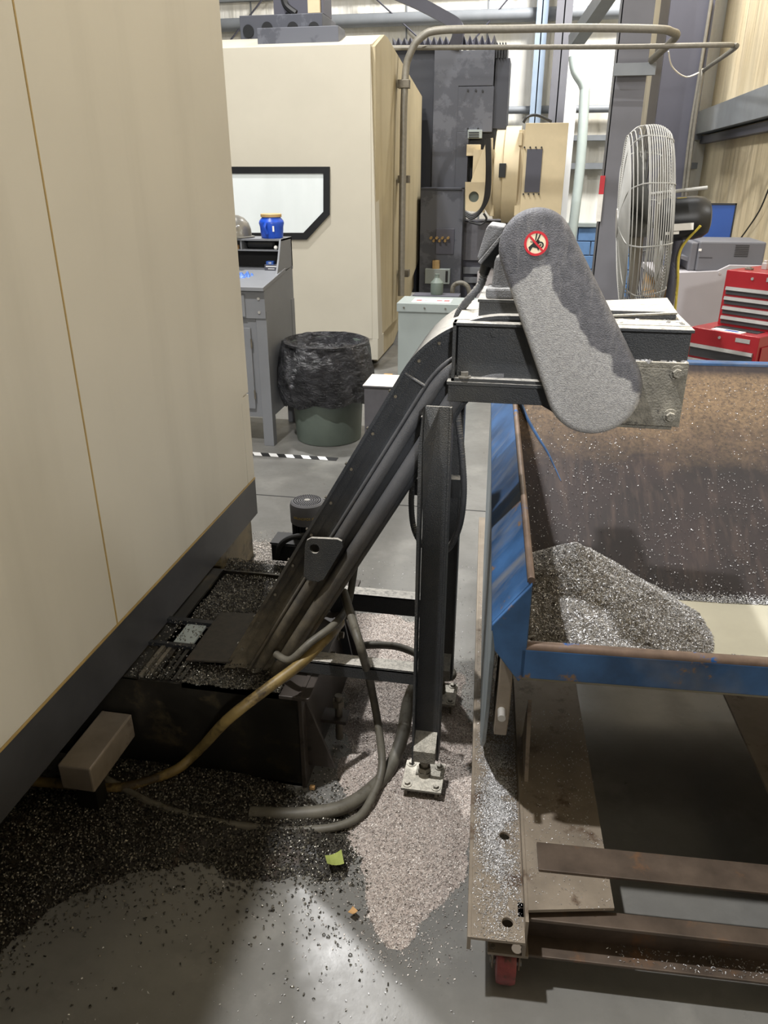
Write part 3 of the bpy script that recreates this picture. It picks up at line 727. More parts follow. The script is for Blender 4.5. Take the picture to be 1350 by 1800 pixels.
hose([on(610, 1140, z=.12), on(650, 1134, z=.13), on(700, 1137, z=.12), on(745, 1155, z=.1), on(782, 1172, z=.09), on(795, 1182, z=.08), on(792, 1190, z=.075), on(770, 1190, z=.07), on(735, 1186, z=.07)], .014, 'hose', 'gray hose loop lying on the swarf behind the post')
hose([on(728, 830, y=2.1), on(723, 880, y=2.1), on(728, 930, y=2.08), on(748, 962, y=2.06), on(783, 968, y=2.0), on(806, 930, y=1.95), on(815, 870, y=1.93), on(812, 800, y=1.93), on(805, 735, y=1.95), on(803, 715, y=1.97)], .0095, 'tube', 'corrugated cable conduit hanging in a loop below the conveyor', 'conduit', ribs=.006)
tag(obj('hose_clip', B((-.29, 2.09, .845), (-.25, 2.13, .87)), 'black', cv), None)

# ================================================================== PUMP
pc = on(540, 880, y=2.70); pu = empty('coolant_pump', (pc.x, 2.7, .03), 'black vertical pump motor with a perforated round cap behind the conveyor', 'pump')
px_, pz_ = pc.x, .505
pm = MB().lathe([(.070, -.09), (.071, -.02), (.068, -.008), (.060, -.002), (.0, 0)][::1], (px_, 2.7, pz_), 36)
obj('fan_cowl', pm, 'printer', pu, True)
fc = MB()
for rr in (.018, .027, .036, .045, .054):
    k = int(rr*2*pi/.0075)
    for i in range(k):
        t = 2*pi*i/k; fc.cyl((px_+rr*cos(t), 2.7+rr*sin(t), pz_-.003), (px_+rr*cos(t), 2.7+rr*sin(t), pz_+.0012), .0022, n=6)
obj('cap_perforation', fc, 'black', pu)
obj('hub_badge', MB().cyl((px_, 2.7, pz_-.002), (px_, 2.7, pz_+.0016), .011, n=20), 'alu', pu)
fb = MB().cyl((px_, 2.7, .27), (px_, 2.7, .42), .052, n=24)
for i in range(28):
    t = 2*pi*i/28; m_ = Matrix.Translation((px_, 2.7, 0)) @ Matrix.Rotation(t, 4, 'Z'); fb.box((.045, -.0015, .28), (.066, .0015, .41), m_)
obj('finned_motor', fb, 'black', pu)
obj('pump_neck', MB().cyl((px_, 2.7, .0), (px_, 2.7, .27), .04, n=20), 'blackmatte', pu, True)
jb = MB(); jb.box((px_-.13, 2.60, .27), (px_-.02, 2.70, .345)); obj('junction_box', jb, 'black', pu, bevel=.004)
obj('junction_box_lid', B((px_-.132, 2.598, .345), (px_-.02, 2.70, .352)), 'skirt', pu)
obj('motor_cable', MB().tube([(px_+.03, 2.60, .40), (px_-.04, 2.59, .385), (px_-.085, 2.585, .35), (px_-.10, 2.585, .30)], .011, 10), 'blackmatte', pu, True)
tt = text('maker_lettering', 'GRUNDFOS X', .014, 'gold', pu, Matrix.Rotation(pi/2, 4, 'X'), .001)
for v_ in tt.data.vertices:
    a_ = v_.co.x/.0712; rr_ = .0712-v_.co.y; v_.co = (rr_*sin(a_), -rr_*cos(a_), v_.co.z+pz_-.03-.055)

# ================================================================== FLOOR SWARF
def inside(poly, X, Y):
    r = np.zeros(X.shape, bool); n = len(poly)
    for i in range(n):
        x0, y0 = poly[i]; x1, y1 = poly[(i+1) % n]
        c = ((y0 > Y) != (y1 > Y)) & (X < (x1-x0)*(Y-y0)/((y1-y0) or 1e-9)+x0); r ^= c
    return r
def sdist(poly, X, Y):
    d = np.full(X.shape, 9.)
    for i in range(len(poly)):
        ax, ay = poly[i]; bx, by = poly[(i+1) % len(poly)]
        vx, vy = bx-ax, by-ay; t = np.clip(((X-ax)*vx+(Y-ay)*vy)/(vx*vx+vy*vy+1e-12), 0, 1)
        d = np.minimum(d, np.hypot(X-ax-t*vx, Y-ay-t*vy))
    return np.where(inside(poly, X, Y), d, -d)
def vnoise(X, Y, s, seed):
    r = np.random.default_rng(seed); G = r.random((64, 64)); x = X*s+20; y = Y*s+20
    i = np.floor(x).astype(int); j = np.floor(y).astype(int); u = x-i; v = y-j; u = u*u*(3-2*u); v = v*v*(3-2*v)
    g = lambda a, b: G[a % 64, b % 64]
    return (g(i, j)*(1-u)*(1-v)+g(i+1, j)*u*(1-v)+g(i, j+1)*(1-u)*v+g(i+1, j+1)*u*v)
def chips(px, py, pz, lmin, lmax, wr=.45, curl=.35, flat=.6, seed=1):
    """scatter of folded metal chips, two quads sharing a crease each"""
    r = np.random.default_rng(seed); n = len(px)
    L = r.uniform(lmin, lmax, n); Wd = L*wr*r.uniform(.6, 1.3, n)
    yaw = r.uniform(0, 2*pi, n); pit = r.normal(0, flat, n); rol = r.normal(0, flat, n)
    loc = np.array([[-.5, -.5, 0], [-.5, .5, 0], [0, -.5, 1], [0, .5, 1], [.5, -.5, 0], [.5, .5, 0]])
    P = np.zeros((n, 6, 3)); P[:, :, 0] = loc[:, 0]*L[:, None]; P[:, :, 1] = loc[:, 1]*Wd[:, None]; P[:, :, 2] = loc[:, 2]*(L*curl)[:, None]
    c, s = np.cos(pit)[:, None], np.sin(pit)[:, None]; x = P[:, :, 0]*c+P[:, :, 2]*s; z = -P[:, :, 0]*s+P[:, :, 2]*c
    c, s = np.cos(rol)[:, None], np.sin(rol)[:, None]; y = P[:, :, 1]*c-z*s; z = P[:, :, 1]*s+z*c
    c, s = np.cos(yaw)[:, None], np.sin(yaw)[:, None]; xx = x*c-y*s; yy_ = x*s+y*c
    V = np.stack([xx+px[:, None], yy_+py[:, None], z+pz[:, None]], -1).reshape(-1, 3)
    b = np.arange(n)[:, None]*6
    Fq = np.concatenate([b+np.array([0, 1, 3, 2]), b+np.array([2, 3, 5, 4])], 1).reshape(-1, 4)
    return V, Fq
def rawmesh(name, V, Fq, m, parent=None, kind='stuff', local=True, smooth=False):
    me = bpy.data.meshes.new(name); me.vertices.add(len(V)); me.vertices.foreach_set('co', V.astype(np.float32).ravel())
    me.loops.add(Fq.size); me.loops.foreach_set('vertex_index', Fq.astype(np.int32).ravel())
    me.polygons.add(len(Fq)); me.polygons.foreach_set('loop_start', np.arange(0, Fq.size, Fq.shape[1], dtype=np.int32))
    me.update(calc_edges=True); me.validate(); me.materials.append(M[m])
    if smooth: me.polygons.foreach_set('use_smooth', [True]*len(me.polygons))
    o = bpy.data.objects.new(name, me); C.objects.link(o)
    if parent: o.parent = parent
    if kind: o['kind'] = kind
    return o
def swarf(name, px_poly, hmax, soft, bed, chipm, nchip, lmin, lmax, lab, seed, spill=.06, cell=.012, curl=.35, base=0.0, wr=.45):
    poly = [tuple(on(*p, z=base)[:2]) for p in px_poly]
    xs = [p[0] for p in poly]; ys = [p[1] for p in poly]
    gx = np.arange(min(xs)-.05, max(xs)+.05, cell); gy = np.arange(min(ys)-.05, max(ys)+.05, cell)
    def hgt(X, Y):
        d = sdist(poly, X, Y)+(vnoise(X, Y, 9, seed)-.5)*.09+(vnoise(X, Y, 28, seed+1)-.5)*.03
        t = np.clip(d/soft, 0, 1); t = t*t*(3-2*t)
        return t*hmax*(.35+.65*vnoise(X, Y, 5, seed+2))+(vnoise(X, Y, 60, seed+3)-.5)*.006*t*(hmax > .01), d
    X, Y = np.meshgrid(gx, gy, indexing='ij'); Z, D = hgt(X, Y)
    Z = Z+base; n, m = X.shape
    V = np.stack([X, Y, np.where(D > 0, Z+.0008, base-.002)], -1).reshape(-1, 3)
    idx = np.arange(n*m).reshape(n, m); keep = (D[:-1, :-1] > -cell) & (D[1:, 1:] > -cell) & (D[1:, :-1] > -cell) & (D[:-1, 1:] > -cell)
    Q = np.stack([idx[:-1, :-1], idx[1:, :-1], idx[1:, 1:], idx[:-1, 1:]], -1)[keep]
    root = empty(name, (float(np.mean(xs)), float(np.mean(ys)), 0), lab, 'metal chips'); root['kind'] = 'stuff'
    off = np.array([np.mean(xs), np.mean(ys), 0])
    rawmesh('swarf_bed', V-off, Q, bed, root, 'stuff', smooth=True)
    r = np.random.default_rng(seed+9); k = nchip*4
    cx = r.uniform(min(xs)-spill*2, max(xs)+spill*2, k); cy = r.uniform(min(ys)-spill*2, max(ys)+spill*2, k)
    h, d = hgt(cx, cy); ok = (d > 0) | (r.random(k) < np.exp(np.minimum(d, 0)/spill)*.28)
    cx, cy, h = cx[ok][:nchip], cy[ok][:nchip], h[ok][:nchip]
    V, Q = chips(cx, cy, h+base+.0015, lmin, lmax, curl=curl, seed=seed, wr=wr)
    rawmesh('loose_chips', V-off, Q, chipm, root, 'stuff')
    return root
swarf('swarf_drift', [(620, 1075), (690, 1078), (735, 1110), (800, 1190), (832, 1290), (832, 1470), (800, 1560), (740, 1632), (690, 1648), (645, 1625), (615, 1560), (600, 1470), (596, 1400), (600, 1320), (605, 1200)], .03, .12, 'pilepink', 'chippink', 42000, .0022, .0055, 'pale granular drift of aluminium chips under the conveyor post', 21, spill=.05)
swarf('oily_shaded_swarf', [(-60, 1430), (60, 1370), (240, 1300), (420, 1330), (520, 1400), (610, 1420), (620, 1500), (600, 1560), (520, 1540), (400, 1530), (250, 1520), (120, 1560), (-60, 1700)], .035, .15, 'piledark', 'chipdark', 22000, .004, .010, 'oily bed of curled chips in front of the tank, darkened for shade', 33, spill=.085, curl=.5)  # oily chips; bed widened and toned dark for the shaded foreground
swarf('wet_swarf', [(330, 1080), (350, 1010), (400, 955), (505, 950), (520, 985), (470, 1080), (440, 1110), (360, 1120)], .03, .12, 'pilebase', 'chippink', 14000, .003, .0075, 'wet gray chips on the floor behind the conveyor tank', 47, spill=.05, curl=.45)
# scattered stray chips over the open floor
r = np.random.default_rng(5); k = 1500
cx = r.uniform(-.9, .0, k); cy = r.uniform(.9, 3.2, k); V, Q = chips(cx, cy, np.full(k, .002), .002, .006, seed=6)
tag(rawmesh('stray_chips', V, Q, 'chip'), 'thin scatter of stray bright chips on open concrete around the post', 'metal chips')
k = 5000; cx = r.uniform(-1.09, -.62, k); cy = 1.69+np.abs(r.normal(0, .035, k)); cz = .333+.012*vnoise(cx, cy, 30, 3)
sel = (cx > -.9) | (r.random(k) < .12); cx, cy, cz = cx[sel], cy[sel], cz[sel]
x2 = r.uniform(-1.09, -.66, 900); y2 = r.uniform(1.7, 2.0, 900)
x3 = r.uniform(-1.05, -.62, 7000); y3 = r.uniform(2.03, 2.37, 7000)
x4 = r.uniform(-1.15, -.63, 5000); y4 = r.uniform(2.40, 2.61, 5000)
V, Q = chips(np.concatenate([cx, x2, x3, x4]), np.concatenate([cy, y2, y3, y4]), np.concatenate([cz, np.full(900, .347), .311+.02*vnoise(x3, y3, 20, 6), .243+.02*vnoise(x4, y4, 20, 7)]), .003, .008, seed=41, curl=.5)
rawmesh('wet_chips', V-np.array([-.8, 1.9, 0]), Q, 'chipdark', tk, 'stuff')
# small debris
def paper(name, px, py, s_, m, lab, cat, z=.05, rz=.4):
    p = on(px, py, z=z); mb = MB(); N = 4; vs = []
    for i in range(N+1):
        for j in range(N+1):
            u, v = i/N-.5, j/N-.5; vs.append((p.x+s_*(u*cos(rz)-v*sin(rz)), p.y+s_*(u*sin(rz)+v*cos(rz)), p.z+s_*(.5*u*v+.6*u*u-.2*v)+.002))
    n_ = len(vs); vs += [(a, b, c-.0008) for a, b, c in vs]
    q = [(i*(N+1)+j, (i+1)*(N+1)+j, (i+1)*(N+1)+j+1, i*(N+1)+j+1) for i in range(N) for j in range(N)]
    mb.add(vs, q+[tuple(n_+t for t in reversed(f)) for f in q]); return tag(obj(name, mb, m, fixn=False), lab, cat)
paper('paper_scrap', 588, 1512, .045, 'greenyellow', 'crumpled yellow green paper scrap at the edge of the swarf', 'paper', z=.028)
paper('paper_scrap', 620, 1603, .018, 'card', 'small tan scrap at the left foot of the pale chips', 'paper', z=.02, rz=1)
p = on(549, 1383, z=.012); tag(obj('red_offcut', B((p.x-.008, p.y-.006, .004), (p.x+.008, p.y+.006, .016)), 'card', bevel=.002), 'small square reddish offcut by the tank corner', 'offcut')
# hazard stripe tape
hz = empty('hazard_tape', (-1.5, 4.53, 0), 'black and white diagonal striped floor tape before the shop desk', 'tape')
obj('tape', B((-2.4, 4.50, .0005), (-1.15, 4.56, .002)), 'blackmatte', hz)
for i in range(11):
    x = -2.38+i*.112; s_ = MB(); s_.prism([(x, 4.50), (x+.055, 4.50), (x+.02, 4.56), (x-.035, 4.56)], 'z', .0021, .0026); obj('white_stripe', s_, 'white', hz)

# ================================================================== BLUE HOPPER BIN
BO = (-.019, 1.129, 0); BR = radians(3.3)
bn = empty('tipping_hopper', BO, 'blue steel tipping hopper on a brown skid, holding swarf and coolant', 'hopper', rz=BR)
BM = Matrix.Translation(BO) @ Matrix.Rotation(BR, 4, 'Z'); BI = BM.inverted()
def bl(px, py, **k): return BI @ on(px, py, **k)
XR = 1.42
prof_in = [(.285, .77), (.70, .43), (1.05, .43), (2.05, 1.0)]
def shell(pr, x0, x1, th, side):
    mb = MB(); n = len(pr); outp = [(p[0]+side[i][0]*th, p[1]+side[i][1]*th) for i, p in enumerate(pr)]
    for i in range(n-1):
        mb.prism([pr[i], pr[i+1], outp[i+1], outp[i]], 'x', x0, x1)
    return mb
sides = [(-.65, -.75), (-.4, -.9), (.3, -.95), (.5, -.87)]
obj('hopper_body', shell(prof_in, .09, XR, .008, sides), 'binin', bn, local=True)
# side walls
for xa, xb, nm in ((.078, .09, 'side_wall'), (XR, XR+.012, 'side_wall')):
    s_ = MB(); s_.prism([(.285, .77), (.285, .93), (2.05, 1.0), (1.05, .42), (.70, .42)], 'x', xa, xb); obj(nm, s_, 'binin', bn, local=True)
# rims
obj('near_rim', MB().tube([(.075, .275, .77), (XR+.01, .275, .77)], .013, 14, False), 'binedge', bn, True, local=True)
obj('side_rim', MB().tube([(.085, .275, .932), (.085, 2.07, 1.002)], .008, 12, False), 'binedge', bn, True, local=True)
obj('side_rim', MB().tube([(XR, .275, .932), (XR, 2.07, 1.002)], .008, 12, False), 'binedge', bn, True, local=True)
obj('far_rim', B((.05, 2.045, .975), (XR+.04, 2.10, 1.008)), 'binout', bn, local=True, bevel=.004)
ap = MB(); ap.prism([(.262, .77), (.275, .782), (.285, .77), (.285, .70), (.262, .695)], 'x', .075, XR+.01)
obj('lip_apron', ap, 'binout', bn, local=True, bevel=.003)
for sx, mir in ((.085, 1), (XR, -1)):
    f_ = MB(); w_ = .075*mir
    vs = [(sx, .275, .93), (sx-w_, .275, .825), (sx-w_, .275, .80), (sx-.005*mir, .275, .90), (sx, 2.05, 1.0), (sx-w_, 2.05, .895), (sx-w_, 2.05, .87), (sx-.005*mir, 2.05, .97)]
    f_.add(vs, [(0, 1, 5, 4), (1, 2, 6, 5), (2, 3, 7, 6), (3, 0, 4, 7), (0, 3, 2, 1), (4, 5, 6, 7)])
    obj('side_flange', f_, 'binout', bn, local=True, bevel=.002)
    g_ = MB(); g_.add([(sx+.002*mir, .262, .93), (sx-w_, .262, .825), (sx-w_+.01*mir, .262, .76), (sx-.01*mir, .262, .685), (sx+.002*mir, .262, .70),
                       (sx+.002*mir, .274, .93), (sx-w_, .274, .825), (sx-w_+.01*mir, .274, .76), (sx-.01*mir, .274, .685), (sx+.002*mir, .274, .70)],
                      [(0, 1, 2, 3, 4), (9, 8, 7, 6, 5)]+[(i, (i+1) % 5, (i+1) % 5+5, i+5) for i in range(5)])
    obj('corner_gusset', g_, 'binout', bn, local=True, bevel=.002)
# rocker plates
rk = [(.30, .83), (.31, .70), (.36, .52), (.45, .35), (.55, .25), (.66, .212), (1.3, .212), (1.6, .30), (1.9, .60), (2.05, .87)]
for xa in (.012, XR+.05):
    s_ = MB(); s_.prism(rk, 'x', xa, xa+.01); obj('rocker_plate', s_, 'binside', bn, local=True, bevel=.002)
bk = MB(); bk.prism([(.30, .74), (.30, .56), (.34, .47), (.42, .43), (.46, .50), (.40, .72)], 'x', .035, .065)
obj('latch_bracket', bk, 'skid', bn, local=True, bevel=.003)
pb = bl(908, 1247, y=1.44); obj('latch_pin', MB().cyl((.046, .27, pb.z), (.046, .31, pb.z), .009, n=14), 'alu', bn, True, local=True)
# blue scrape on far wall
def farwall(x, t):
    y = 1.05+t; return (x, y, .43+t*.57+.003)
sp_ = []
n_fw = Vector((0, -.57, 1)).normalized()
def hitfar(px, py):
    o = BI @ Vector((0, 0, H)); dd = (BI @ on(px, py, z=0))-o
    p0 = Vector((0, 1.05, .43)); t = (p0-o).dot(n_fw)/dd.dot(n_fw); return o+dd*t+n_fw*.0025
pts = [hitfar(*p) for p in ((914, 706), (926, 735), (945, 768), (962, 795), (975, 822), (986, 846))]
obj('paint_scrape', MB().tube(pts, lambda t: .007*(1-t)+.0012, 6), 'binout', bn, True, local=True, label='thin curved blue paint scrape')
# skid: flange with two holes
sk = MB(); zt, zb = .205, .197
hl = [bl(887, 1472, z=.2), bl(892, 1624, z=.2)]
ys_ = [(-.0, hl[1].y+.05, hl[1]), (hl[0].y-.05, hl[0].y+.05, hl[0])]
sk.holed([(0, 0), (.115, 0), (.115, hl[1].y+.04), (0, hl[1].y+.04)], (hl[1].x, hl[1].y), .0125, 'z', zb, zt, 24)
sk.box((0, hl[1].y+.04, zb), (.115, hl[0].y-.04, zt))
sk.holed([(0, hl[0].y-.04), (.115, hl[0].y-.04), (.115, hl[0].y+.04), (0, hl[0].y+.04)], (hl[0].x, hl[0].y), .0125, 'z', zb, zt, 24)
sk.box((0, hl[0].y+.04, zb), (.115, 2.2, zt))
sk.box((-.008, 0, .165), (0, 2.2, zt)); 
obj('skid_flange', sk, 'skid', bn, local=True, bevel=.0015, label='brown steel skid flange with two round holes')
ri = MB(); ri.box((.115, .03, .12), (.122, 2.2, .232)); obj('skid_web', ri, 'skid', bn, local=True)
dp = MB(); dp.prism([(.115, .06), (.31, .09), (.31, 1.0), (.20, 1.0), (.115, 1.0)], 'z', .222, .230); obj('deck_plate', dp, 'skid', bn, local=True)
obj('deck_plate', B((.31, 1.0, .222), (.76, 1.3, .230)), 'skid', bn, local=True)
obj('deck_plate', B((.12, 1.0, .222), (.31, 1.3, .230)), 'skid', bn, local=True)
obj('deck_plate', B((.76, .09, .222), (1.2, 1.3, .230)), 'skid', bn, local=True)
obj('cross_bar', B((.15, .165, .2305), (1.2, .245, .238)), 'skidrust', bn, local=True, bevel=.0015)
fc_ = MB(); fc_.box((.10, .06, .195), (1.4, .10, .205)); fc_.box((.10, .095, .10), (1.4, .102, .2)); fc_.box((.10, .045, .10), (1.4, .10, .108))
obj('front_channel', fc_, 'skidrust', bn, local=True, bevel=.002)
obj('rear_channel', B((.02, 2.1, .10), (1.4, 2.2, .2)), 'skidrust', bn, local=True, bevel=.002)
obj('skid_rail', B((XR-.05, 0, .10), (XR+.08, 2.2, .2)), 'skid', bn, local=True, bevel=.002)
tg = MB(); tg.prism([(.45, .23), (.62, .23), (.55, .42)], 'x', .13, .14); obj('trunnion_gusset', tg, 'skid', bn, local=True)
# casters
for cx_, cy_ in ((.085, .08), (.085, 2.05), (1.38, .08), (1.38, 2.05)):
    cb = MB(); cb.box((cx_-.045, cy_-.045, .108), (cx_+.045, cy_+.04, .116)); cb.box((cx_-.032, cy_-.02, .03), (cx_-.028, cy_+.02, .108)); cb.box((cx_+.028, cy_-.02, .03), (cx_+.032, cy_+.02, .108))
    cst = obj('caster', cb, 'skid', bn, local=True, bevel=.001)
    wl = MB().lathe([(.030, -.023), (.044, -.021), (.047, -.012), (.047, .012), (.044, .021), (.030, .023)], (cx_, cy_-.012, .047), 32, 'x'); obj('wheel', wl, 'wheel', cst, True, local=True)
    obj('axle', MB().cyl((cx_-.036, cy_-.012, .047), (cx_+.036, cy_-.012, .047), .007, n=12), 'steel', cst, True, local=True)
    for dx in (-.034, .034): obj('bolt', bolt((cx_+dx, cy_-.033, .116), (0, 0, 1), .006, .007, False), 'steeldull', cst, local=True)
# coolant pool
tag(obj('coolant_pool', B((.091, .62, .432), (XR-.002, 1.085, .452)), 'coolant', None), 'milky cream coolant lying in the bottom of the hopper', 'liquid')
cp = bpy.data.objects['coolant_pool']; cp.location = BO; cp.rotation_euler = (0, 0, BR); cp['kind'] = 'stuff'
# chip pile in hopper
def pile_h(X, Y):
    c1x, c1y = .27, .93
    d = np.hypot((X-c1x)/np.where(X > c1x, .42, .42), (Y-c1y)/np.where(Y > c1y, .30, .42))
    h = .445+.245*np.clip(1-d, 0, 1)**.9*(1.0)+.05*np.clip(1-np.hypot(X-.12, (Y-.85)/1.3)/.3, 0, 1)
    h += (vnoise(X, Y, 12, 3)-.5)*.02+(vnoise(X, Y, 45, 4)-.5)*.008
    return h
gx = np.arange(.094, .78, .01); gy = np.arange(.52, 1.32, .01); X, Y = np.meshgrid(gx, gy, indexing='ij'); Z = pile_h(X, Y)
near = .77-.82*(Y-.285)+.006; far = .43+.57*(Y-1.05)+.003
Zf = np.maximum(Z, 0); n, m = X.shape; V = np.stack([X, Y, Zf], -1).reshape(-1, 3); idx = np.arange(n*m).reshape(n, m)
ok = (Z > near-.02) & (Z > far-.02) & (Z > .45)
kp = ok[:-1, :-1] & ok[1:, 1:] & ok[1:, :-1] & ok[:-1, 1:]
Q = np.stack([idx[:-1, :-1], idx[1:, :-1], idx[1:, 1:], idx[:-1, 1:]], -1)[kp]
sp2 = empty('swarf_heap', BO, 'conical heap of bright aluminium chips in the corner of the hopper', 'metal chips', rz=BR); sp2['kind'] = 'stuff'
rawmesh('heap_bed', V, Q, 'pilebase', sp2, 'stuff', smooth=True)
r = np.random.default_rng(77); k = 90000; cx = r.uniform(.094, .75, k); cy = r.uniform(.52, 1.3, k); h = pile_h(cx, cy)
okk = (h > .77-.82*(cy-.285)-.01) & (h > .43+.57*np.maximum(cy-1.05, -.01)) & (h > .452)
cx, cy, h = cx[okk][:34000], cy[okk][:34000], h[okk][:34000]
V, Q = chips(cx, cy, h+.001, .0035, .0085, wr=.22, curl=.15, seed=8); rawmesh('heap_chips', V, Q, 'chip', sp2, 'stuff')
# specks on far wall + pool edge line
k = 5200; cx = r.uniform(.10, 1.2, k); t = r.uniform(0, .93, k)**1.25
keepm = r.random(k) < (.35+.65*(vnoise(cx, t, 7, 9) > .45)); cx, t = cx[keepm], t[keepm]
V, Q = chips(cx, 1.05+t, .43+.57*t+.003, .0016, .005, seed=12, wr=.5)
o_ = rawmesh('clinging_chips', V, Q, 'chip', None); o_.location = BO; o_.rotation_euler = (0, 0, BR); tag(o_, 'bright chips clinging to the dark far wall of the hopper', 'metal chips')
k = 6000; cx = r.uniform(.45, 1.3, k); t = np.abs(r.normal(0, .014, k)); V, Q = chips(cx, 1.085+t-.008*vnoise(cx, t, 9, 2), .453+.55*t, .002, .006, seed=13)
o_ = rawmesh('waterline_chips', V, Q, 'chip', None); o_.location = BO; o_.rotation_euler = (0, 0, BR); tag(o_, 'line of chips along the far edge of the milky coolant', 'metal chips')
# chips on the skid flange and deck
k = 150000; cx = r.uniform(.0, .112, k); cy = r.uniform(0, 1.5, k)
dens = np.clip(np.exp(-((cy-.33)/.16)**2)*.8+.45*np.exp(-((cy-.62)/.2)**2)+.10, 0, 1)*np.exp(-((cx-.062)/.04)**2)*(.3+.7*(vnoise(cx, cy, 22, 15) > .32))
sel = r.random(k) < dens; sel &= (np.hypot(cx-hl[0].x, cy-hl[0].y) > .014) & (np.hypot(cx-hl[1].x, cy-hl[1].y) > .014)
cx, cy = cx[sel], cy[sel]
V, Q = chips(cx, cy, np.full(len(cx), .2065), .0018, .0048, wr=.3, seed=14)
k = 900; dx = r.uniform(.12, .31, k); dy = r.uniform(.08, .75, k); V2, Q2 = chips(dx, dy, np.full(k, .232), .0015, .0045, seed=16, wr=.3)
k = 800; ex = .3+r.random(k)**.7*.9; ey = r.uniform(.05, .094, k); V3, Q3 = chips(ex, ey, np.full(k, .1095), .002, .007, seed=17, wr=.3)
Q = np.concatenate([Q, Q2+len(V), Q3+len(V)+len(V2)]); V = np.concatenate([V, V2, V3])
o_ = rawmesh('skid_chips', V, Q, 'chip', None); o_.location = BO; o_.rotation_euler = (0, 0, BR); tag(o_, 'fine bright chips sprinkled over the brown skid flange', 'metal chips')

# ================================================================== GRAY BOX BEHIND THE CONVEYOR
a = on(640, 680, y=4.5); b = on(712, 682, y=4.5)
gb = empty('chip_box', ((a.x+b.x)/2, 4.6, 0), 'gray steel box with dust covered top between trash can and conveyor', 'box')
obj('box_body', B((a.x, 4.5, 0), (b.x+.2, 4.78, a.z)), 'boxgray', gb, bevel=.003)
obj('box_lid', B((a.x-.008, 4.49, a.z), (b.x+.2, 4.79, a.z+.012)), 'boxgray', gb, bevel=.003, label='flat lid covered in pale dust')

# ================================================================== SHOP DESK AND TRASH
DX = -1.64; dk = empty('shop_desk', (DX-.4, 5.0, 0), 'gray steel shop desk with pigeonhole riser left of the trash can', 'desk')
db = MB(); db.prism([(4.72, .20), (5.34, .20), (5.34, 1.12), (4.72, 1.035)], 'x', -2.6, DX-.004); obj('desk_body', db, 'deskgray', dk, bevel=.002)
for lx, ly in ((DX-.07, 4.71), (DX-.07, 5.27), (-2.6, 4.71), (-2.6, 5.27)):
    obj('leg', B((lx, ly, 0), (lx+.07, ly+.07, .9)), 'deskgray', dk, bevel=.002)
dt = MB(); dt.prism([(4.66, 1.035), (4.66, 1.06), (5.14, 1.125), (5.14, 1.10)], 'x', -2.62, DX+.01); obj('desk_top', dt, 'deskgray', dk, bevel=.003)
obj('apron', B((-2.6, 4.70, .86), (DX, 4.72, 1.03)), 'deskgray', dk, bevel=.002)
dr = obj('drawer', B((-2.3, 4.685, .87), (DX-.13, 4.70, 1.01)), 'deskgray', dk, bevel=.004)
obj('drawer_pull', B((DX-.25, 4.665, .92), (DX-.16, 4.685, .99)), 'alu', dr, bevel=.005)
for zz in (.90, .985): obj('screw', MB().cyl((DX-.04, 4.70, zz), (DX-.04, 4.694, zz), .009, n=10), 'alu', dk)
dd_ = obj('door', B((-2.3, 4.70, .26), (DX-.11, 4.715, .80)), 'deskgray', dk, bevel=.004)
for zz in (.36, .70): obj('hinge', MB().cyl((DX-.108, 4.70, zz-.03), (DX-.108, 4.70, zz+.03), .006, n=8), 'steeldull', dd_)
hu = MB(); hu.prism([(4.98, 1.10), (5.34, 1.12), (5.34, 1.31), (5.10, 1.31), (5.04, 1.19)], 'x', DX-.012, DX); hu.box((-2.6, 5.10, 1.30), (DX, 5.34, 1.312)); hu.box((-2.6, 5.32, 1.1), (DX, 5.34, 1.31)); hu.box((-2.6, 5.10, 1.235), (DX-.01, 5.34, 1.243)); hu.box((-1.93, 5.11, 1.24), (-1.92, 5.34, 1.31))
obj('riser', hu, 'deskgray', dk)
obj('riser_back', B((-2.6, 5.30, 1.12), (DX-.012, 5.315, 1.235)), 'blackmatte', dk)
# things on the desk
hp = on(424, 416, y=5.2); zt_ = 1.312
hm = empty('hard_hat', (hp.x, 5.2, zt_), 'gray hard hat with a leaping cat emblem on top of the desk riser', 'hard hat')
hx = hp.x-.045
obj('shell', MB().lathe([(.115, 0), (.112, .045), (.098, .085), (.07, .115), (.035, .132), (.001, .137)], (hx, 5.2, zt_+.008), 32), 'helmet', hm, True)
obj('brim', MB().lathe([(.118, 0), (.135, .003), (.135, .008), (.115, .012)], (hx, 5.2, zt_), 32), 'helmet', hm, True)
cat = [(-.5, .1), (-.2, .25), (.15, .35), (.55, .75), (.8, .72), (.62, .85), (.3, .7), (0, .5), (-.35, .5), (-.6, .3)]
leg_ = [(-.3, .3), (-.05, .25), (.05, -.35), (.25, -.5), (.1, -.6), (-.15, -.4)]
ct = MB()
for sc2, poly in ((1, cat), (1, leg_)):
    ct.prism([(hx+.045+u*.04, zt_+.055+v*.035) for u, v in poly], 'y', 5.083, 5.10)
obj('emblem', ct, 'white', hm)
tp = on(479, 424, y=5.2); tx = tp.x
tu = empty('hand_cleaner_tub', (tx, 5.2, zt_), 'blue plastic tub with tan lid and moulded grip on the desk riser', 'tub')
obj('tub', MB().lathe([(.068, 0), (.074, .01), (.078, .07), (.084, .095), (.080, .11), (.064, .128), (.062, .135)], (tx, 5.2, zt_), 32), 'bluetub', tu, True)
obj('lid', MB().lathe([(.070, .133), (.070, .150), (.066, .153)], (tx, 5.2, zt_), 32), 'tan', tu, True)
obj('grip', MB().tube([(tx-.01, 5.118, zt_+.1), (tx-.018, 5.108, zt_+.07), (tx-.008, 5.118, zt_+.03)], .010, 8), 'bluetub', tu, True)
obj('printed_label', B((tx+.03, 5.122, zt_+.045), (tx+.042, 5.124, zt_+.08)), 'paper', tu)
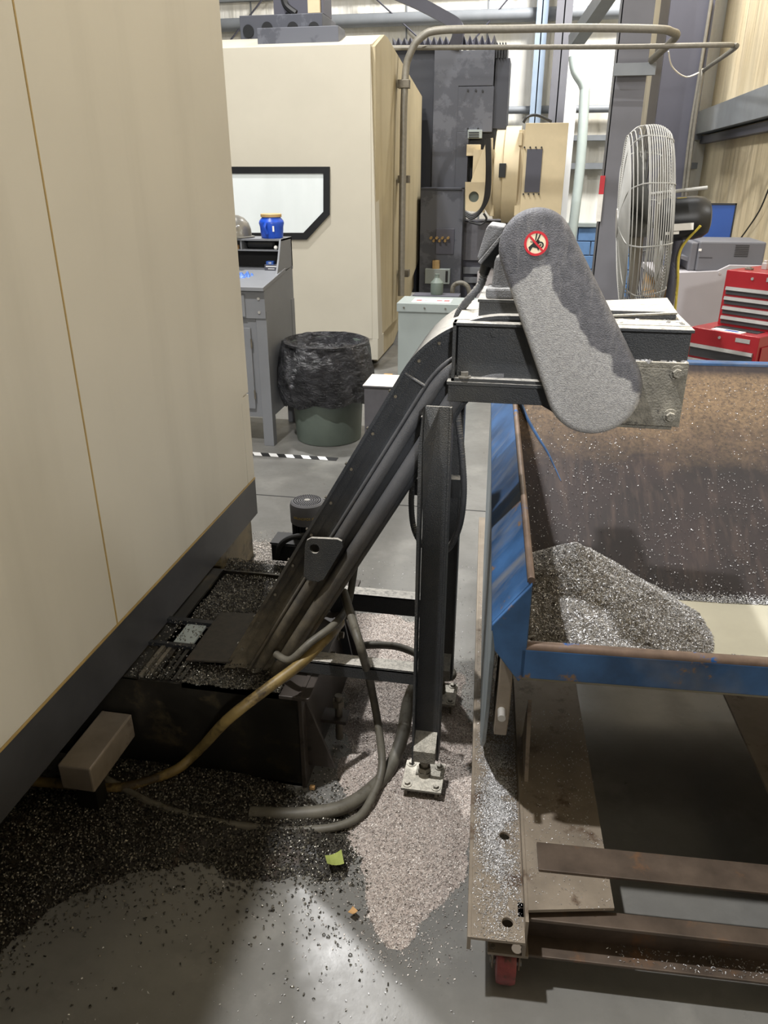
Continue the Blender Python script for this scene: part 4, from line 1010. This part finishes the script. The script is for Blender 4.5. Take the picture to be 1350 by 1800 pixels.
bg = MB().lathe([(.02, -.10), (.032, -.085), (.034, 0), (.032, .085), (.02, .10)], (-1.80, 5.17, 1.278), 16, 'x')
tag(obj('glasses_case', bg, 'black', smooth=True), 'black rounded case in the right pigeonhole of the desk riser', 'case')
tag(obj('ball', MB().lathe([(.001, -.014), (.010, -.010), (.014, 0), (.010, .010), (.001, .014)], (DX-.045, 5.12, 1.257), 16), 'paper', smooth=True), 'small white ball beside the black case on the desk riser', 'ball')
tag(obj('tape_roll', MB().cyl((-1.98, 5.14, 1.243), (-1.98, 5.14, 1.268), .03, n=20), 'card', smooth=True), 'tan tape roll in the left pigeonhole of the desk riser', 'tape')
s1 = empty('small_box', (DX-.06, 5.08, 1.118), 'small dark navy box with white print on the desk top', 'box', 'small boxes on the shop desk')
obj('carton', B((DX-.115, 5.07, 1.116), (DX-.015, 5.13, 1.152)), 'coldark', s1, bevel=.001)
obj('print_band', B((DX-.105, 5.068, 1.138), (DX-.02, 5.07, 1.144)), 'white', s1); obj('print_band', B((DX-.09, 5.068, 1.124), (DX-.045, 5.07, 1.128)), 'white', s1)
s2_ = empty('small_box', (DX-.09, 5.09, 1.152), 'tiny blue gray box marked 100 on top of the navy box', 'box', 'small boxes on the shop desk')
obj('carton', B((DX-.105, 5.08, 1.152), (DX-.055, 5.12, 1.172)), 'blue', s2_)
text('number_print', '100', .016, 'white', s2_, Matrix.Translation((.01, -.0115, .010)) @ Matrix.Rotation(pi/2, 4, 'X'))
# gloves: crumpled heap
gv = MB(); G = 48; vs = []
for i in range(G+1):
    for j in range(13):
        u, v = i/G, j/12; e = (sin(pi*u)*sin(pi*v))**.5
        n_ = float(vnoise(np.array([u*7.]), np.array([v*5.]), 1, 31)[0])
        vs.append((-2.02+u*.24, 4.84+v*.13+.02*sin(u*9), 1.062+.065*(v*.2)+.026+e*(.004+.05*n_*abs(sin(u*21+v*6)))-.008))
gv.add(vs, [(i*13+j, (i+1)*13+j, (i+1)*13+j+1, i*13+j+1) for i in range(G) for j in range(12)])
tag(obj('nitrile_gloves', gv, 'glove', fixn=False), 'crumpled blue nitrile gloves on the sloping desk top', 'gloves')
# trash can
tc = empty('trash_can', (-1.30, 4.98, 0), 'gray green round trash can lined with a black bag', 'trash can')
TX, TY = -1.32, 4.98
obj('can_body', MB().lathe([(.20, 0), (.225, .004), (.228, .02), (.262, .62), (.272, .63), (.272, .66), (.255, .66), (.24, .5), (.21, .03), (.001, .03)], (TX, TY, 0), 48), 'can', tc, True)
def wob(a, h): return 1+.03*sin(a*5+h*6)+.02*sin(a*11+1+h*14)+.012*sin(a*23+h*20)
bgm = MB(); prof = [(.17, .10), (.205, .45), (.225, .62), (.268, .685), (.288, .672), (.302, .62), (.322, .50), (.326, .40), (.312, .31), (.296, .25)]
n = 72; vs = []
for i, (rr, hh) in enumerate(prof):
    for k in range(n):
        a = 2*pi*k/n; q = rr*wob(a, hh) if i not in (3,) else rr*(1+.01*sin(a*9))
        h2 = hh+(0 if i < 6 else (i-5)/4*(.05*sin(a+2.6)+.012*sin(a*7)))
        vs.append((TX+q*cos(a), TY+q*sin(a), h2+.01*sin(a*6)*(i in (2, 3, 4))))
bgm.add(vs, [(i*n+k, i*n+(k+1) % n, (i+1)*n+(k+1) % n, (i+1)*n+k) for i in range(len(prof)-1) for k in range(n)])
obj('bin_liner', bgm, 'bag', tc, True, fixn=False, label='crinkled glossy black plastic bag')

lr_ = MB().lathe([(.268, .676), (.276, .690), (.290, .684), (.288, .668), (.272, .666)], (TX, TY, 0), 60, wob=lambda a, h: 1+.008*sin(a*7)+.006*sin(a*17)); lr_.f = lr_.f[:-2]; obj('liner_rim', lr_, 'bag', tc, True)
# ================================================================== FAR CREAM MACHINE
fm = empty('machining_center', (-2.4, 8.2, 0), 'tall cream machine enclosure with black framed window behind the trash can', 'machine')
fx = -1.36
b1 = MB(); b1.prism([(7.03, .28), (7.03, 2.67), (7.47, 2.80), (7.62, 2.80), (9.86, 2.53), (9.88, .75), (8.25, .28)], 'x', -6.5, fx-.05)
obj('enclosure', b1, 'cream2', fm)
b2 = MB(); b2.prism([(7.05, .28), (7.05, 2.66), (7.47, 2.80), (7.62, 2.80), (9.86, 2.53), (9.88, .75), (8.25, .28)], 'x', fx-.05, fx-.02)
obj('side_skin', b2, 'cream_side', fm, label='grimy tan side')
cr = MB(); cr.add([(fx-.05, 7.0, 2.67), (fx-.05, 7.0, .30), (fx+.01, 7.0, .30), (fx-.05, 7.2, 2.7), (fx-.05, 7.2, .30), (fx+.01, 7.2, .30)], [(0, 1, 2), (3, 5, 4), (0, 3, 4, 1), (1, 4, 5, 2), (0, 2, 5, 3)])
obj('corner_flare', cr, 'cream2', fm)
obj('front_sheet', B((-6.5, 6.995, .30), (fx-.05, 7.03, 2.67)), 'cream2', fm)
obj('base', B((-6.5, 7.0, .10), (fx+.005, 7.3, .30)), 'cream2', fm, bevel=.004)
bs = MB(); bs.prism([(7.3, .02), (9.6, .02), (9.6, .60), (8.25, .26), (7.3, .26)], 'x', -6.4, fx-.12); obj('under_frame', bs, 'blackmatte', fm)
bb_ = MB(); bb_.prism([(7.3, .30), (8.25, .30), (9.7, .72), (9.7, .42), (8.25, .02), (7.3, .02)], 'x', fx-.10, fx-.06); obj('lower_skin', bb_, 'cream_side', fm)
def F2(px, py): p = on(px, py, y=6.99); return (p.x, p.z)
O = [F2(*p) for p in ((380, 293), (580, 293), (580, 377), (540, 421), (380, 421))]; I = [F2(*p) for p in ((380, 305), (569, 305), (569, 372), (534, 409), (380, 409))]
wf = MB()
for i in range(4): wf.prism([O[i], O[i+1], I[i+1], I[i]], 'y', 6.975, 7.0)
obj('window_frame', wf, 'black', fm)
obj('window_pane', MB().prism(I, 'y', 6.985, 6.996), 'pane', fm)
p = on(615, 600, y=6.99); obj('slot_recess', B((p.x-.10, 6.985, p.z-.05), (p.x+.10, 6.995, p.z+.02)), 'black', fm, bevel=.01)
# boxes on its roof
def pbox(px0, py0, px1, py1, y, d):
    a = on(px0, py0, y=y); b = on(px1, py1, y=y); c = on(px0, py1, y=y); e = on(px1, py0, y=y)
    return ((a.x+c.x)/2, y, (b.z+c.z)/2), ((b.x+e.x)/2, y+d, (a.z+e.z)/2)
rb = empty('roof_duct', (-2.2, 7.5, 2.7), 'dark gray box with round holes on the roof of the far cream machine', 'duct')
A_, B_ = pbox(422, 25, 567, 77, 7.5, .5); obj('duct_box', B(A_, B_), 'darkgray', rb, bevel=.004)
for px, py in ((437, 55), (470, 50), (515, 50), (552, 50)):
    p = on(px, py, y=7.5); obj('round_hole', MB().cyl((p.x, 7.49, p.z), (p.x, 7.505, p.z), .05, n=24), 'black', rb)
A_, B_ = pbox(452, 47, 595, 76, 7.2, .25); A_ = (A_[0], A_[1], 2.70); obj('duct_box', B(A_, B_), 'darkgray', rb, bevel=.004)
A_, B_ = pbox(480, -40, 568, 25, 7.8, .3)
hd = empty('machine_head', (A_[0]+.3, 7.95, A_[2]), 'brownish machine ram with cables rising above the roof duct', 'machine head')
obj('ram', B(A_, B_), 'coldark', hd); obj('guide', B((A_[0]+.33, 7.76, A_[2]), (A_[0]+.44, 7.80, B_[2])), 'beige', hd)
obj('cable', MB().tube([on(497, -10, y=7.7), on(503, 10, y=7.7), on(520, 24, y=7.7)], .03, 8), 'blackmatte', hd, True)

# ================================================================== BORING MILL BEHIND
bmz = empty('boring_mill', (-.9, 10.4, 0), 'dark gray machine column with bellows behind the cream machine', 'machine')
def rp(name, r, y, d, m, par=bmz, z0=None, bevel=.004, label=None):
    A_, B_ = pbox(*r, y, d)
    if z0 is not None: A_ = (A_[0], A_[1], z0)
    return obj(name, B(A_, B_), m, par, bevel=bevel, label=label)
rp('rear_cover', (690, 85, 762, 330), 10.1, .8, 'darkgray2', z0=.3)
rp('column_strip', (761, 85, 804, 330), 9.95, .8, 'darkgray', z0=.3)
rp('gap_cover', (803, 88, 806, 330), 10.0, .6, 'black')
rp('slide_panel', (806, 88, 868, 151), 9.95, .4, 'darkgray')
rp('slide_panel', (804, 152, 866, 232), 9.95, .4, 'darkgray')
rp('side_duct', (868, 102, 893, 226), 10.05, .5, 'darkgray2')
rp('lower_slide', (800, 232, 822, 335), 9.95, .5, 'darkgray')
rp('front_cabinet', (738, 333, 812, 505), 9.6, .5, 'darkgray', z0=.02)
rp('cabinet_flange', (740, 330, 812, 334), 9.58, .5, 'darkgray2')
rp('junction_box', (822, 228, 847, 243), 9.9, .1, 'lightgray')
for i in range(3):
    A_, B_ = pbox(824, 232+i*4, 842, 234+i*4, 9.89, .02); obj('vent_slot', B(A_, B_), 'black', bmz)
rp('terminal_box', (820, 254, 844, 274), 9.85, .1, 'beige')
rp('dark_recess', (816, 225, 870, 330), 10.1, .1, 'black')
rp('lower_housing', (812, 388, 905, 510), 9.9, .4, 'coldark', z0=.02)
rp('cover_panel', (814, 392, 880, 458), 9.85, .04, 'boxgray')
rp('cover_panel', (814, 470, 880, 482), 9.85, .04, 'deskgray'); rp('cover_panel', (814, 488, 880, 498), 9.85, .04, 'deskgray')
rp('lube_tank', (747, 473, 790, 499), 9.5, .1, 'lightgray'); rp('sight_glass', (783, 476, 787, 496), 9.48, .02, 'black'); rp('lube_pump', (760, 458, 772, 473), 9.52, .08, 'tan')
rp('valve_plate', (766, 402, 798, 447), 9.58, .02, 'coldark')
for i in range(7):
    p = on(758+i*5, 418+(i % 2)*5, y=9.55); obj('valve', MB().cyl((p.x, 9.5, p.z), (p.x, 9.58, p.z), .016, n=10), 'copper', bmz, True)
for px, py in ((822, 158), (836, 158), (848, 159), (822, 226), (840, 226), (806, 338)):
    p = on(px, py, y=9.9); obj('bolt', MB().cyl((p.x, 9.93, p.z), (p.x, 9.96, p.z), .012, n=8), 'black', bmz)
# bellows
bw_ = MB(); p0 = on(690, 84, y=10); p1 = on(868, 84, y=10); N = 17
for i in range(N):
    xa = p0.x+(p1.x-p0.x)*i/N; xb = p0.x+(p1.x-p0.x)*(i+1)/N; xm = (xa+xb)/2
    bw_.add([(xa, 10, p0.z+.10), (xm, 9.95, p0.z), (xb, 10, p0.z+.10), (xa, 10.6, p0.z+.10), (xm, 10.6, p0.z), (xb, 10.6, p0.z+.10), (xa, 10, p0.z-.02), (xb, 10, p0.z-.02)], [(0, 1, 4, 3), (1, 2, 5, 4), (0, 6, 7, 2, 1)])
obj('bellows', bw_, 'coldark', bmz, fixn=False)
bw2 = MB(); p0 = on(868, 75, y=10); p1 = on(893, 75, y=10); pz0 = on(880, 102, y=10).z
for i in range(5):
    xa = p0.x+(p1.x-p0.x)*i/5; xm = xa+(p1.x-p0.x)/10; bw2.box((xa, 10, pz0), (xa+.012, 10.5, p0.z)); bw2.box((xm, 10.05, pz0), (xm+.01, 10.45, p0.z-.03))
obj('bellows', bw2, 'black', bmz)
obj('cable_chain', MB().tube([on(690, -14, y=9.9), on(740, 8, y=9.9), on(785, 32, y=9.9), on(803, 44, y=9.9), on(806, 58, y=9.9), on(800, 82, y=9.95)], .085, 4), 'coldark', bmz)
# spindle head
sh = empty('spindle_head', (.0, 9.2, 1.0), 'beige spindle head with dark vent grille and hanging black cables', 'machine head')
rp('head_box', (918, 216, 992, 395), 9.0, .5, 'beige', sh)
rp('head_bevel', (908, 228, 920, 380), 9.05, .4, 'beige', sh); rp('head_flange', (912, 232, 918, 256), 9.02, .1, 'beige', sh)
rp('vent_grille', (924, 262, 951, 338), 8.985, .02, 'coldark', sh, bevel=0, label='dark rectangular vent grille')
for i in range(4):
    p = on(922+i*10, 259, y=8.99); obj('screw', MB().cyl((p.x, 8.97, p.z), (p.x, 9, p.z), .009, n=8), 'black', sh)
    p = on(920+i*9, 341, y=8.99); obj('screw', MB().cyl((p.x, 8.97, p.z), (p.x, 9, p.z), .009, n=8), 'black', sh)
c0 = on(890, 305, y=9.25); cx0 = on(868, 300, y=9.25).x; cx1 = on(912, 300, y=9.25).x
obj('gear_ring', MB().lathe([(.40, 0), (.46, .01), (.46, .10), (.50, .11), (.50, cx1-cx0)], (cx0, 9.45, c0.z-.02), 40, 'x'), 'beige', sh, True)
rp('ring_notch', (877, 287, 889, 312), 8.93, .05, 'black', sh)
gs = MB(); gs.prism([F3 for F3 in [(on(*p, y=9.1).x, on(*p, y=9.1).z) for p in ((828, 318), (856, 246), (866, 242), (868, 380), (860, 380), (828, 330))]], 'y', 9.1, 9.2); obj('gusset', gs, 'beige', sh, bevel=.004)
o1 = [(on(*p, y=9.0).x, on(*p, y=9.0).z) for p in ((818, 320), (852, 320), (852, 374), (818, 370))]
hcx = on(833, 346, y=9.0); obj('bearing_bracket', MB().holed(o1, (hcx.x, hcx.z), .055, 'y', 8.98, 9.03), 'beige', sh, bevel=.002)
obj('bearing_back', B((hcx.x-.1, 9.03, hcx.z-.12), (hcx.x+.1, 9.1, hcx.z+.12)), 'can', sh)
for k in range(3):
    obj('cable', MB().tube([on(855+k*3, 244, y=8.95), on(856+k*3, 300, y=8.93), on(853+k*3, 345, y=8.93), on(845, 368+k*2, y=8.93), on(830, 378+k*3, y=8.93), on(818, 372+k*3, y=8.95)], .014, 8), 'black', sh, True)
obj('cable', MB().tube([on(920, 216, y=9.1), on(928, 205, y=9.1), on(945, 203, y=9.1), on(970, 214, y=9.1)], .014, 8), 'black', sh, True)
obj('cable', MB().tube([on(850, 375, y=8.95), on(855, 385, y=8.95), on(845, 394, y=8.95), on(825, 390, y=8.95)], .012, 8), 'black', sh, True)
obj('support_arm', B((c0.x-.4, 9.6, c0.z-.3), (c0.x+.6, 10.0, c0.z+.25)), 'beige', sh)

# transformer cabinet
A0 = on(700, 532, y=6.25); A1 = on(815, 532, y=6.25)
tf = empty('transformer_cabinet', ((A0.x+A1.x)/2, 6.5, 0), 'light gray floor cabinet with red print on its top behind the conveyor', 'cabinet')
zc_ = A0.z; obj('cabinet_body', B((A0.x, 6.25, 0), (A1.x+.15, 6.62, zc_-.07)), 'lightgray', tf, bevel=.003)
obj('lid', B((A0.x-.01, 6.235, zc_-.07), (A1.x+.16, 6.63, zc_)), 'lightgray', tf, bevel=.004)
for i in range(4):
    x = A0.x+.05+i*.17; obj('bolt', bolt((x, 6.235, zc_-.035), (0, -1, 0), .009, .008, False), 'steel', tf)
obj('notice', B((A0.x+.10, 6.30, zc_), (A0.x+.42, 6.52, zc_+.002)), 'paper', tf)
for i, (u, v) in enumerate(((.13, .0), (.13, .03), (.20, .01), (.30, .02), (.36, .0), (.36, .03))):
    obj('red_print', B((A0.x+u, 6.36+v, zc_+.002), (A0.x+u+.045, 6.375+v+(i % 2)*.02, zc_+.003)), 'stickred', tf)
p = on(768, 505, y=6.75); bt = empty('glass_jug', (p.x, 6.75, 0), 'greenish glass jug behind the light gray cabinet', 'jug')
obj('jug', MB().lathe([(.05, 0), (.055, .02), (.055, .10), (.02, .14), (.018, .165), (.022, .17)], (p.x, 6.75, p.z-.06), 24), 'can', bt, True)
obj('shelf', B((p.x-.2, 6.66, 0), (p.x+.2, 6.85, p.z-.06)), 'coldark', bt)
hose([on(795, 520, y=6.9), on(797, 503, y=6.9), on(810, 497, y=6.9), on(822, 504, y=6.9), on(826, 520, y=6.9)], .02, 'hose', 'gray green hose arching behind the light gray cabinet')
rp('service_box', (838, 478, 880, 530), 9.3, .3, 'deskpanel', z0=.02)
p = on(685, 645, y=6.6); tag(obj('brick_offcut', B((p.x-.06, 6.58, 0), (p.x+.02, 6.66, .06)), 'card', bevel=.004), 'reddish block on floor beside the light gray cabinet', 'block')

# ================================================================== FAN
FY = 3.95; fc0 = on(1120, 382, y=FY); fcx, fcz = on(1120, 382, y=FY).x+.0, 1.50
fn = empty('pedestal_fan', (fcx+.1, FY, 0), 'large wire caged pedestal fan with black motor behind the hopper', 'fan')
FRm = Matrix.Translation((fcx, FY, fcz)) @ Matrix.Rotation(radians(-2), 4, 'Z') @ Matrix.Rotation(radians(-4.5), 4, 'Y')
RF = .405
def ringpts(rad, x, n=56): return [FRm @ Vector((x, rad*cos(2*pi*i/n), rad*sin(2*pi*i/n))) for i in range(n+1)]
cgm = MB()
def cprof(t): # t in 0..1 from front centre round to the back centre
    return t
fronts = [(.07+i*.0160, -.115-.0*i) for i in range(19)]
def xs_front(rad): return -.085+.03*(rad/RF)**2 if rad < RF*.9 else -.0607+.075*((rad/RF-.9)/.1)**1.6
for i in range(40):
    rad = .06+(RF-.06)*i/39
    cgm.tube(ringpts(rad, xs_front(rad)), .0026, 4, False)
for i in range(11):
    x = .02+i*.0095; cgm.tube(ringpts(RF*(1-.08*(i/10)**3), x), .0026, 4, False)
for i in range(22):
    rad = .08+(RF*.9-.08)*i/21
    cgm.tube(ringpts(rad, .145-.03*(rad/RF)**2), .0024, 4, False)
obj('wire_cage', cgm, 'cage', fn, True)
ribs_ = MB()
for i in range(10):
    t = 2*pi*i/10+.2; e = (cos(t), sin(t))
    pts = [(xs_front(.06), .06), (xs_front(.2), .2), (xs_front(.34), .34), (-.03, .392), (.015, .407), (.11, .385), (.122, .34), (.138, .2), (.145, .08)]
    ribs_.tube([FRm @ Vector((x, rr*e[0], rr*e[1])) for x, rr in pts], .003, 5)
obj('cage_rib', ribs_, 'cage', fn, True)
for i in range(3):
    bd = MB(); t0 = 2*pi*i/3+.5; vs = []
    for a in range(9):
        for rr in (.07, .18, .28, .36):
            t = t0+(a/8-.5)*1.35*(1-.15*rr/.36); vs.append(FRm @ Vector((-.035+.075*a/8, rr*cos(t), rr*sin(t))))
    nv = len(vs); vs += [v+Vector((.002, 0, 0)) for v in vs]
    q = [(a*4+k, a*4+k+1, (a+1)*4+k+1, (a+1)*4+k) for a in range(8) for k in range(3)]
    bd.add(vs, q+[tuple(nv+j for j in reversed(f)) for f in q]); obj('blade', bd, 'fanblade', fn, True, fixn=False)
obj('badge', MB().cyl(FRm @ Vector((-.092, 0, 0)), FRm @ Vector((-.086, 0, 0)), .065, n=32), 'alu', fn, True)
obj('hub', MB().cyl(FRm @ Vector((-.06, 0, 0)), FRm @ Vector((.06, 0, 0)), .07, n=24), 'fanblade', fn, True)
ml = MB(); prof = [(.05, .10), (.09, .11), (.095, .14), (.095, .25), (.088, .29), (.07, .315), (.05, .322), (.001, .324)]
ml.lathe(prof, (0, 0, 0), 32, 'x'); ml.v = [tuple(FRm @ Vector(v)) for v in ml.v]; obj('motor', ml, 'black', fn, True)
pl_ = MB().box((.14, -.094, -.045), (.24, -.088, -.015), FRm); obj('motor_label', pl_, 'paper', fn)
pl2 = MB().box((.12, -.092, -.06), (.18, -.086, -.048), FRm); obj('motor_label', pl2, 'paper', fn)
obj('tilt_bar', MB().tube([FRm @ Vector((.05, 0, .115)), FRm @ Vector((.30, 0, .125))], .008, 8, False), 'cage', fn, True)
obj('yellow_mark', MB().box((.17, -.03, .087), (.21, -.01, .092), FRm), 'yellow', fn)
obj('yoke', B((fcx+.19, FY-.02, fcz-.25), (fcx+.215, FY+.02, fcz-.06)), 'coldark', fn)
obj('pole', MB().cyl((fcx+.2, FY, .02), (fcx+.2, FY, fcz-.08), .022, n=16), 'coldark', fn, True)
obj('round_base', MB().lathe([(.26, 0), (.26, .02), (.06, .05), (.03, .06)], (fcx+.2, FY, 0), 32), 'coldark', fn, True)
obj('hanging_strap', MB().tube([FRm @ Vector((.27, -.09, -.03)), on(1196, 440, y=FY-.05), on(1191, 500, y=FY-.05), on(1184, 570, y=FY-.05)], .006, 6), 'yellow', fn, True, label='yellow hanging strap')

# ================================================================== RIGHT SIDE DESK, PRINTER, TOOL CHESTS
wd = empty('workstation_desk', (1.4, 6.2, 0), 'pale gray workstation desk carrying the printer by the right wall', 'desk')
yD = 5.8
pp = [(on(*p, y=yD).x, on(*p, y=yD).z) for p in ((1172, 640), (1178, 480), (1262, 476), (1283, 466), (1400, 468), (1400, 640))]
pz_t = pp[1][1]
obj('side_panel', MB().prism([(pp[0][0], 0)]+pp[1:5]+[(pp[4][0], 0)], 'y', yD, yD+.03), 'deskpanel', wd, bevel=.003)
obj('worktop', B((pp[1][0]-.10, yD+.03, pz_t-.04), (2.2, yD+.75, pz_t)), 'deskpanel', wd, bevel=.003)
obj('rear_panel', B((pp[1][0], yD+.70, 0), (2.2, yD+.73, pz_t-.04)), 'deskpanel', wd)
obj('screw', MB().cyl((on(1265, 481, y=yD).x, yD-.005, on(1265, 481, y=yD).z), (on(1265, 481, y=yD).x, yD, on(1265, 481, y=yD).z), .009, n=10), 'alu', wd)
cbx = on(1155, 498, y=6.2); tag(obj('cardboard_box', B((cbx.x-.08, 6.2, pz_t-.22), (cbx.x+.1, 6.4, pz_t-.06)), 'card', wd), None)
prt = empty('printer', (1.5, 6.2, pz_t), 'dark gray office printer on the pale desk', 'printer')
pa, pb_ = on(1222, 476, y=5.95), on(1340, 470, y=5.95); pt = on(1222, 424, y=5.95).z
obj('housing', B((pa.x, 5.95, pz_t), (pb_.x, 6.4, pt)), 'printer', prt, bevel=.012)
obj('front_bezel', B((pa.x-.05, 5.97, pz_t), (pa.x, 6.38, pt-.01)), 'printer', prt, bevel=.01)
obj('output_tray', MB().prism([(pa.x-.05, pz_t+.06), (pa.x-.16, pz_t+.10), (pa.x-.16, pz_t+.11), (pa.x-.05, pz_t+.09)], 'y', 6.0, 6.35), 'printer', prt)
va = on(1294, 431, y=5.94)
for i in range(7): obj('vent_slot', B((va.x, 5.945, va.z-.012*i-.004), (va.x+.09, 5.952, va.z-.012*i)), 'black', prt)
obj('badge', B((pa.x-.0, 5.944, pt-.065), (pa.x+.02, 5.95, pt-.05)), 'paper', prt)
obj('panel_line', B((pa.x+.01, 5.946, pt-.11), (pa.x+.10, 5.951, pt-.107)), 'black', prt)
# blue board
ba, bb2 = on(1192, 372, y=6.75), on(1290, 360, y=6.75)
bd_ = empty('blue_partition', (1.5, 6.75, pz_t), 'blue fabric partition board standing behind the printer', 'partition')
obj('board', B((ba.x, 6.70, pz_t-.2), (bb2.x, 6.73, bb2.z)), 'blue', bd_); obj('board_frame', B((ba.x-.01, 6.695, bb2.z), (bb2.x+.01, 6.735, bb2.z+.012)), 'black', bd_); obj('board_frame', B((bb2.x, 6.695, pz_t-.2), (bb2.x+.01, 6.735, bb2.z+.012)), 'black', bd_)
# blue monitor box
ma, mb_ = on(1166, 462, y=6.3), on(1200, 420, y=6.3)
mo = empty('blue_welder_case', (ma.x+.1, 6.4, pz_t), 'blue equipment case with black front panel under the fan motor', 'case')
obj('case', B((ma.x, 6.3, pz_t), (mb_.x+.06, 6.55, mb_.z+.04)), 'blue', mo, bevel=.01); obj('front_panel', B((ma.x+.04, 6.285, pz_t+.03), (mb_.x-.02, 6.3, mb_.z)), 'black', mo, bevel=.008)
# tool chests
def chest(loc, rz, w, d, h, ndraw, lab, name='tool_chest', lidh=.07):
    e = empty(name, loc, lab, 'tool chest', 'red tool chests', rz=rz)
    obj('cabinet', B((0, 0, 0), (w, d, h)), 'red', e, local=True, bevel=.004)
    dh = (h-lidh-.02)/ndraw
    for i in range(ndraw):
        z = .012+i*dh; q = obj('drawer', B((.02, -.006, z), (w-.02, 0, z+dh-.012)), 'drawer', e, local=True)
        obj('pull', MB().prism([(-.018, z+dh-.030), (-.006, z+dh-.034), (-.006, z+dh-.012), (-.014, z+dh-.012)], 'x', .02, w-.02), 'alu', q, local=True)
    obj('lock', MB().cyl((w*.45, -.004, h-lidh*.5), (w*.45, 0, h-lidh*.5), .008, n=12), 'alu', e, local=True)
    obj('maker_plate', B((w*.68, -.003, h-lidh*.62), (w*.88, 0, h-lidh*.3)), 'alu', e, local=True)
    return e
q0 = on(1208, 594, y=4.3)
tcz = q0.z
RZ = radians(-42)
u = Vector((cos(RZ), sin(RZ), 0)); v = Vector((-sin(RZ), cos(RZ), 0))
# lower chest: far-left top corner at px (1215,572)
T0 = on(1214, 574, y=4.75); LH = .34
L0 = Vector((T0.x, T0.y, T0.z-LH))
c_low = chest(tuple(L0), RZ, .42, .62, LH, 3, 'wide red lower tool chest with sticker on its lid behind the hopper')
m_ = W[c_low.name]
obj('lid_mat', B((.10, .08, LH), (.36, .17, LH+.003)), 'black', c_low, local=True)
obj('lid_sticker', B((.12, .015, LH), (.30, .075, LH+.003)), 'paper', c_low, local=True); obj('sticker_print', B((.19, .03, LH+.003), (.27, .06, LH+.004)), 'blue', c_low, local=True)
obj('side_panel', B((.424, .03, .03), (.428, .58, LH-.06)), 'red', c_low, local=True, bevel=.004)
UH = .31; U0 = m_ @ Vector((.05, .20, LH))
c_up = chest(tuple(U0), RZ, .36, .40, UH, 4, 'red upper tool chest with four gray drawers, stacked on the wide one')
obj('side_label', B((.361, .04, UH-.085), (.363, .24, UH-.02)), 'paper', c_up, local=True)
text('label_print', 'E D', .035, 'stickblack', c_up, Matrix.Translation((.3635, .10, UH-.06)) @ Matrix.Rotation(pi/2, 4, 'Z') @ Matrix.Rotation(pi/2, 4, 'X'))
mu = W[c_up.name]
for i, (a, b, m2, lab) in enumerate((((.12, .20), (.03, .03, .05), 'alu', 'small chrome part standing on the red tool chest'), ((.27, .22), (.06, .05, .02), 'orange', 'flat orange tool lying on the red tool chest'), ((.30, .33), (.05, .06, .05), 'paper', 'white carton at the back of the red tool chest'), ((.08, .10), (.04, .03, .015), 'steeldull', 'dull metal fitting on the front of the red tool chest'))):
    bx = MB(); 
    bx.box((a[0]-b[0]/2, a[1]-b[1]/2, UH), (a[0]+b[0]/2, a[1]+b[1]/2, UH+b[2]*.7)); bx.box((a[0]-b[0]/3, a[1]-b[1]/3, UH+b[2]*.7), (a[0]+b[0]/4, a[1]+b[1]/3, UH+b[2]))
    bx.v = [tuple(mu @ Vector(q)) for q in bx.v]
    tag(obj(['chrome_part', 'orange_tool', 'carton', 'metal_fitting'][i], bx, m2, bevel=.002), lab, ['part', 'tool', 'carton', 'fitting'][i])
# cart below the chests
ct_ = MB().box((.02, .02, -L0.z), (.60, .60, 0)); ct_.v = [tuple(m_ @ Vector(q)) for q in ct_.v]
tag(obj('tool_cart', ct_, 'drawer', bevel=.004), 'dark cart carrying the red tool chests behind the hopper', 'cart')
